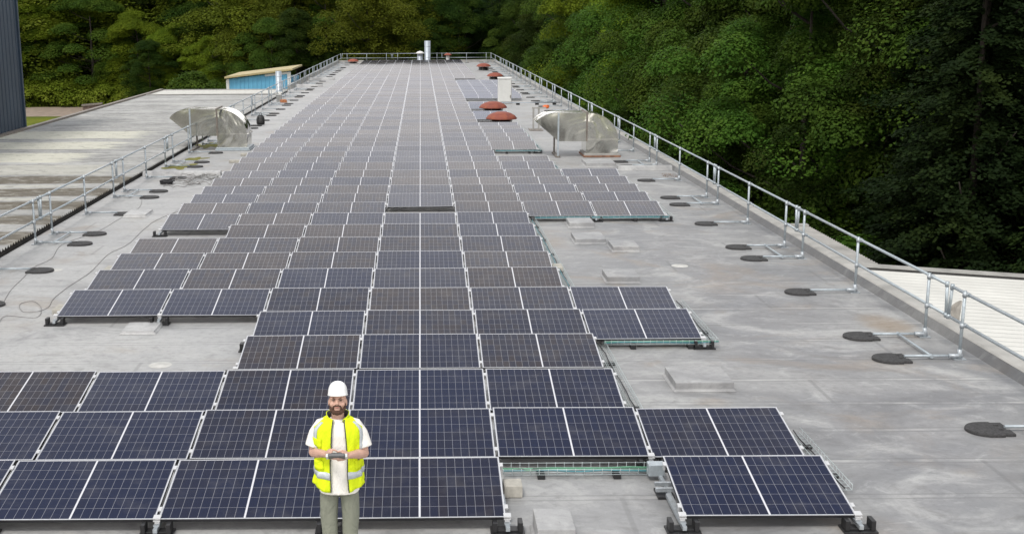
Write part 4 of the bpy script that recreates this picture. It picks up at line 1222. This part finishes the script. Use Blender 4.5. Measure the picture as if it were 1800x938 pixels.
MX, MY = -.716, 9.95
man = empty('person', (MX, MY, 0), label='bearded man in white hard hat and open yellow hi-vis vest holding a drone controller', cat='person')
def ering(c, rx, ry, n=24, pw=2.0, tx=0):
    out = []
    for j in range(n):
        a = 2 * math.pi * j / n; ca, sa = math.cos(a), math.sin(a)
        x = rx * math.copysign(abs(ca) ** (2 / pw), ca); y = ry * math.copysign(abs(sa) ** (2 / pw), sa)
        out.append((c[0] + x, c[1] + y, c[2] + tx * x))
    return out
def limb(b, pts, rs, n=14):
    """tapered limb with rounded ends through joint points, resampled smoothly"""
    P = [Vector(p) for p in pts]; Q = []; W = []
    for i in range(len(P) - 1):
        p0, p1, p2, p3 = P[max(0, i - 1)], P[i], P[i + 1], P[min(len(P) - 1, i + 2)]
        for k in range(5):
            t = k / 5
            Q.append(.5 * ((2 * p1) + (p2 - p0) * t + (2 * p0 - 5 * p1 + 4 * p2 - p3) * t * t + (3 * p1 - p0 - 3 * p2 + p3) * t ** 3))
            W.append(rs[i] + (rs[i + 1] - rs[i]) * (t * t * (3 - 2 * t)))
    Q.append(P[-1]); W.append(rs[-1])
    d0 = (Q[0] - Q[1]).normalized(); d1 = (Q[-1] - Q[-2]).normalized()
    Q = [Q[0] + d0 * W[0] * .8, Q[0] + d0 * W[0] * .5] + Q + [Q[-1] + d1 * W[-1] * .5, Q[-1] + d1 * W[-1] * .8]
    W = [W[0] * .5, W[0] * .85] + W + [W[-1] * .85, W[-1] * .5]
    b.tube(Q, W, n)
def fuse(b, name, mat, parent, voxel, smooth=4, keep=None):
    """join overlapping shapes into ONE continuous surface"""
    o = b.build(name, mat, parent)
    r_ = o.modifiers.new('join', 'REMESH'); r_.mode = 'VOXEL'; r_.voxel_size = voxel; r_.use_smooth_shade = True
    s_ = o.modifiers.new('smooth', 'SMOOTH'); s_.factor = .5; s_.iterations = smooth
    return o

TZ = [(.84, .160, .105), (.90, .168, .116), (.98, .168, .118), (1.10, .164, .116), (1.22, .172, .12), (1.35, .184, .124), (1.45, .184, .116), (1.51, .166, .098), (1.548, .118, .080), (1.58, .07, .065)]
def torso(b, grow=0, z0=0, z1=9, bulge=0):
    rings = []
    for z, rx, ry in TZ:
        if z0 <= z <= z1: rings.append(ering((0, .0, z), rx + grow, ry + grow + (bulge if z < 1.3 else 0), 28, 2.35))
    b.loft(rings)
SH = {-1: (-.168, .01, 1.50), 1: (.168, .01, 1.50)}
EL = {-1: (-.222, -.01, 1.262), 1: (.228, -.015, 1.252)}
WR = {-1: (-.094, -.225, 1.325), 1: (.106, -.225, 1.312)}
HP, HT = Vector((0, .0, 1.655)), Matrix.Rotation(R(-15), 3, 'X')
def headed(bb):
    bb.v = [tuple(HP + HT @ ((Vector(p) - Vector((0, 0, 1.655))) * .95)) for p in bb.v]; return bb
b = MB()
torso(b, -.014, .89)
# neck and head, face towards the camera (-y)
b.loft([ering((0, .008, z), rx, ry, 20) for z, rx, ry in ((1.50, .075, .07), (1.56, .058, .06), (1.62, .056, .062), (1.67, .055, .06))])
hb = MB(); body_b = b; b = hb
b.ell((0, .012, 1.748), (.078, .097, .112), 22, 14)
b.ell((0, -.018, 1.682), (.061, .070, .072), 20, 12)
b.ell((0, -.060, 1.650), (.030, .026, .026), 12, 8)
for sx in (-1, 1):
    b.ell((sx * .046, -.052, 1.706), (.026, .026, .026), 12, 8)
    b.ell((sx * .079, .012, 1.718), (.011, .022, .034), 12, 8)
    b.ell((sx * .034, -.079, 1.762), (.032, .014, .011), 12, 8)
b.tube([(0, -.079, 1.758), (0, -.092, 1.735), (0, -.108, 1.713), (0, -.100, 1.703)], [.009, .011, .0155, .012], 10)
for sx in (-1, 1): b.ell((sx * .012, -.094, 1.708), (.009, .010, .008), 10, 6)
headed(hb); b = body_b; b.add(hb.v, hb.f, True)
# arms
for sx in (-1, 1):
    e_, w_ = Vector(EL[sx]), Vector(WR[sx])
    limb(b, [SH[sx], Vector(SH[sx]).lerp(e_, .5) + Vector((sx * .012, 0, 0)), e_], [.040, .046, .042])
    limb(b, [e_, e_.lerp(w_, .3), e_.lerp(w_, .75), w_], [.045, .047, .034, .027])
    # palm: flattened, reaching inwards along the controller's side
    d = Vector((-sx * .60, -.74, .12)).normalized(); up = Vector((0, 0, 1)); side = d.cross(up).normalized()
    palm0, palm1 = w_, w_ + d * .085
    for k in (-.022, -.007, .008, .023): limb(b, [palm0 + up * k * .6, palm1 + up * k], [.017, .0145], 10)
    # four fingers wrap under and behind the controller, thumb rests on top
    base = w_ + d * .080
    inx = Vector((-sx, 0, 0))
    for k, (oz, ln) in enumerate(((.022, .070), (.006, .078), (-.010, .072), (-.025, .056))):
        p0 = base + up * oz; p1 = p0 + d * ln * .42; p2 = p1 + (inx * .85 + d * .2 - up * .15).normalized() * ln * .38; p3 = p2 + (inx * .7 - d * .55 + up * .05).normalized() * ln * .30
        limb(b, [p0, p1, p2, p3], [.0098, .0092, .0084, .0070], 8)
    t0 = w_ + d * .02 + up * .022; t1 = t0 + (d * .55 + up * .5 + inx * .25).normalized() * .042; t2 = t1 + (inx * .75 + d * .45 + up * .1).normalized() * .034; t3 = t2 + (inx * .9 + d * .2 - up * .3).normalized() * .026
    limb(b, [t0, t1, t2, t3], [.0155, .0125, .0105, .0085], 8)
# legs
for sx in (-1, 1):
    limb(b, [(sx * .095, .005, .86), (sx * .098, -.005, .68), (sx * .092, -.012, .48), (sx * .092, .012, .30), (sx * .09, .012, .10)], [.074, .066, .054, .050, .038])
fuse(b, 'body', M['skin'], man, .0052, 3)

# t-shirt
b = MB(); torso(b, .013, .89, 1.56, .006)
b.loft([ering((0, .0, z), rx, ry, 24) for z, rx, ry in ((1.53, .12, .09), (1.57, .078, .073), (1.580, .070, .067))])
for sx in (-1, 1):
    e_ = Vector(EL[sx]); s_ = Vector(SH[sx]); q_ = s_.lerp(e_, .76) + Vector((sx * .014, -.004, 0))
    b.tube([s_ + Vector((-sx * .09, 0, .028)), s_ + Vector((-sx * .02, 0, .010)), s_.lerp(e_, .28) + Vector((sx * .012, 0, 0)), s_.lerp(e_, .52) + Vector((sx * .014, 0, 0)), q_], [.056, .064, .068, .071, .075], 18)
fuse(b, 'tshirt', M['tee'], man, .009, 3)
# trousers
b = MB()
b.loft([ering((0, .0, z), rx, ry, 28, 2.3) for z, rx, ry in ((1.0, .168, .122), (.95, .172, .126), (.91, .173, .124), (.885, .165, .115))])
for sx in (-1, 1):
    b.tube([(sx * .086, 0, .91), (sx * .094, 0, .80), (sx * .099, -.004, .66), (sx * .093, -.008, .54), (sx * .091, -.012, .475), (sx * .091, -.004, .42), (sx * .092, .008, .30), (sx * .091, .012, .16), (sx * .091, .010, .085)],
           [.086, .084, .079, .073, .071, .067, .064, .061, .066], 18)
fuse(b, 'trousers', M['trouser'], man, .010, 3)
for sx in (-1, 1):
    b = MB(); b.loft([ering((sx * .093 + sx * .006 * (1 if i else 1), y_, z), rx, ry, 18, 2.4) for i, (z, rx, ry, y_) in enumerate(((.004, .048, .138, -.045), (.03, .052, .142, -.045), (.06, .049, .125, -.035), (.085, .046, .08, 0), (.14, .048, .058, .012)))])
    b.build('boot', M['boot'], man)

# hi-vis vest: open shell round the torso; u runs from the right-hand front edge round the back to the left-hand front edge
VZ = [(.985, .204, .142), (1.04, .203, .144), (1.12, .200, .144), (1.22, .204, .147), (1.34, .214, .150), (1.44, .222, .145), (1.50, .216, .132), (1.542, .172, .114), (1.572, .122, .096), (1.592, .092, .085)]
def vring(z, g=0):
    for (z0, a0, b0), (z1, a1, b1) in zip(VZ, VZ[1:]):
        if z <= z1 or z1 == VZ[-1][0]:
            t = min(1, max(0, (z - z0) / (z1 - z0))); return a0 + (a1 - a0) * t + g, b0 + (b1 - b0) * t + g
def vpt(u, z, g=0):
    """u in 0..1; half gap at the front follows the photo's opening"""
    rx, ry = vring(z, g)
    gap = .062 if z < 1.25 else .062 - .018 * (z - 1.25) / .3
    gl = math.asin(min(.95, (gap - .012) / rx)); gr = math.asin(min(.95, (gap + .012) / rx))
    a0, a1 = -math.pi / 2 + gr, 1.5 * math.pi - gl
    a = a0 + (a1 - a0) * u
    ca, sa = math.cos(a), math.sin(a); pw = 2 / 2.35
    wr = (.008 * math.sin(7 * a + 17 * z) + .005 * math.sin(13 * a - 23 * z + 1)) * (1 if z < 1.36 else .35) + .018 * max(0, 1.2 - z) / .2
    return ((rx + wr) * math.copysign(abs(ca) ** pw, ca), (ry + wr) * math.copysign(abs(sa) ** pw, sa), z - .055 * max(0, -sa) ** 2 * max(0, 1.14 - z) / .155 if z < 1.14 else z)
def vsheet(name, mat, us, zs, g, th, parent):
    b = MB(); n = len(us)
    if callable(zs):
        rows = zs
    vs = [vpt(u, z if not isinstance(z, tuple) else z[0], g) for z in zs for u in us]
    b.add(vs, [(j * n + i, j * n + i + 1, (j + 1) * n + i + 1, (j + 1) * n + i) for j in range(len(zs) - 1) for i in range(n - 1)], True)
    o = b.build(name, mat, parent)
    s_ = o.modifiers.new('thick', 'SOLIDIFY'); s_.thickness = th; s_.offset = 1
    return o
lin = lambda a, b_, n: [a + (b_ - a) * i / n for i in range(n + 1)]
vest = vsheet('vest', M['hivis'], lin(0, 1, 60), lin(.985, 1.592, 34), 0, .006, man)
TG = .0095
def tape(us, zs, name='reflective_strip'): return vsheet(name, M['tape'], us, zs, TG, .0025, vest)
tape(lin(.002, .30, 18), lin(1.075, 1.125, 2)); tape(lin(.70, .998, 18), lin(1.075, 1.125, 2)); tape(lin(.302, .698, 22), lin(1.075, 1.125, 2))
tape(lin(.03, .28, 16), lin(1.265, 1.315, 2)); tape(lin(.72, .97, 16), lin(1.265, 1.315, 2))
tape(lin(.118, .168, 4), lin(1.317, 1.56, 14)); tape(lin(.832, .882, 4), lin(1.317, 1.56, 14))
# front edges, collar with dark lining, pockets
for u in (0, 1):
    b = MB(); b.tube([Vector(vpt(u, z, .004)) for z in lin(.985, 1.588, 20)], .0055, 6); b.build('edge_trim', M['piping'], vest)
def collar(g, z0, z1, mat, name):
    b = MB(); vs = []; n = 26
    for z, f in ((z0, 0), ((z0 + z1) / 2, .5), (z1, 1)):
        for i in range(n + 1):
            a = -math.pi / 2 + .55 + (2 * math.pi - 1.1) * i / n
            dip = .045 * max(0, -math.sin(a)) * f
            vs.append(((.084 + g + .010 * f) * math.cos(a), (.080 + g + .008 * f) * math.sin(a), z - dip))
    m_ = n + 1
    b.add(vs, [(j * m_ + i, j * m_ + i + 1, (j + 1) * m_ + i + 1, (j + 1) * m_ + i) for j in range(2) for i in range(n)], True)
    o = b.build(name, mat, vest); s_ = o.modifiers.new('thick', 'SOLIDIFY'); s_.thickness = .005; s_.offset = 1
collar(.010, 1.566, 1.630, M['hivis'], 'collar'); collar(.003, 1.562, 1.628, M['piping'], 'collar_lining')
vsheet('pocket', M['hivis'], lin(.06, .20, 8), lin(1.135, 1.225, 4), .009, .006, vest)
vsheet('pocket', M['hivis'], lin(.80, .94, 8), lin(1.135, 1.225, 4), .009, .006, vest)
vsheet('chest_pocket', M['hivis'], lin(.81, .93, 8), lin(1.35, 1.425, 4), .009, .006, vest)
vsheet('pocket_tag', M['piping'], lin(.105, .125, 2), lin(1.215, 1.237, 1), .017, .003, vest)

# beard, brows, eyes, mouth, helmet
b = MB()
for sx in (-1, 1):
    for (x, y, z, r_) in ((.063, -.012, 1.700, .018), (.062, -.028, 1.672, .020), (.050, -.050, 1.648, .022), (.030, -.068, 1.634, .024), (.030, -.082, 1.690, .009), (.038, -.078, 1.672, .013)):
        b.ell((sx * x, y, z), (r_, r_, r_), 10, 8)
    b.ell((sx * .014, -.093, 1.694), (.018, .010, .007), 10, 6)
b.ell((0, -.074, 1.630), (.034, .028, .026), 12, 8)
headed(b); fuse(b, 'beard', M['beard'], man, .0055, 2)
b = MB(); b.ell((0, -.093, 1.679), (.022, .008, .006), 12, 6); headed(b); b.build('mouth', M['lip'], man)
for sx in (-1, 1):
    b = MB(); b.ell((sx * .033, -.083, 1.742), (.014, .009, .0055), 10, 6); headed(b); b.build('eye', M['eye'], man)
    b = MB(); b.tube([(sx * .014, -.093, 1.757), (sx * .034, -.093, 1.762), (sx * .055, -.078, 1.756)], [.004, .0055, .003], 6); headed(b); b.build('eyebrow', M['beard'], man)
b = MB(); b.ell((0, .03, 1.745), (.0795, .085, .08), 16, 10); headed(b); b.build('hair', M['beard'], man)
b = MB()
prof = []
def hr(z, f): return ering((0, .012, z), .091 * f, .118 * f, 32, 2.1)
b.loft([hr(1.784, .985), hr(1.787, 1.04), hr(1.793, 1.045), hr(1.800, 1.0), hr(1.828, .985), hr(1.854, .93), hr(1.876, .84), hr(1.895, .70), hr(1.908, .52), hr(1.917, .3), hr(1.920, .02)])
headed(b); h_ = b.build('helmet', M['helmet'], man)
b = MB(); n = 20; vs = []
for f, dz in ((.98, .004), (1.14, -.002), (1.24, -.006)):
    for i in range(n + 1):
        a = -math.pi / 2 - 1.15 + 2.3 * i / n; k = math.cos((i / n - .5) * math.pi) ** .6 if 0 < i < n else 0
        g = 1 + (f - 1) * k if f > 1 else f
        vs.append((.091 * g * math.cos(a), .012 + .118 * g * math.sin(a), 1.794 + dz * k))
m_ = n + 1
b.add(vs, [(j * m_ + i, j * m_ + i + 1, (j + 1) * m_ + i + 1, (j + 1) * m_ + i) for j in range(2) for i in range(n)], True)
headed(b); o = b.build('helmet_peak', M['helmet'], h_); s_ = o.modifiers.new('thick', 'SOLIDIFY'); s_.thickness = .006

# controller held in both hands
M['ctrl_grey'] = simple('controller_grey', (.10, .10, .105), .5)
ct = empty('drone_controller', (MX + .006, MY - .313, 1.338), (R(-38), 0, 0), label='small grey drone controller held in both hands of the man', cat='controller')
b = MB(); b.bx(-.072, .072, -.045, .045, -.016, .016); b.build('body', M['ctrl_grey'], ct, bev=.008)
for sx in (-1, 1):
    b = MB(); b.bx(sx * .082 - .011, sx * .082 + .011, -.02, .05, -.013, .019); b.build('grip', M['white_paint'], ct, bev=.005)
b = MB(); b.bx(-.046, .046, -.028, .03, .0165, .024); b.build('screen', M['plastic_black'], ct, bev=.002)
for sx in (-1, 1):
    b = MB(); b.lathe([(.001, .031), (.009, .03), (.008, .026), (.004, .024), (.004, .016)], (sx * .057, .016, 0), 12); b.build('stick', M['plastic_black'], ct)
    b = MB(); b.bx(sx * .045 - .022, sx * .045 + .022, .046, .075, -.006, .005); b.build('antenna', M['white_paint'], ct, bev=.003)
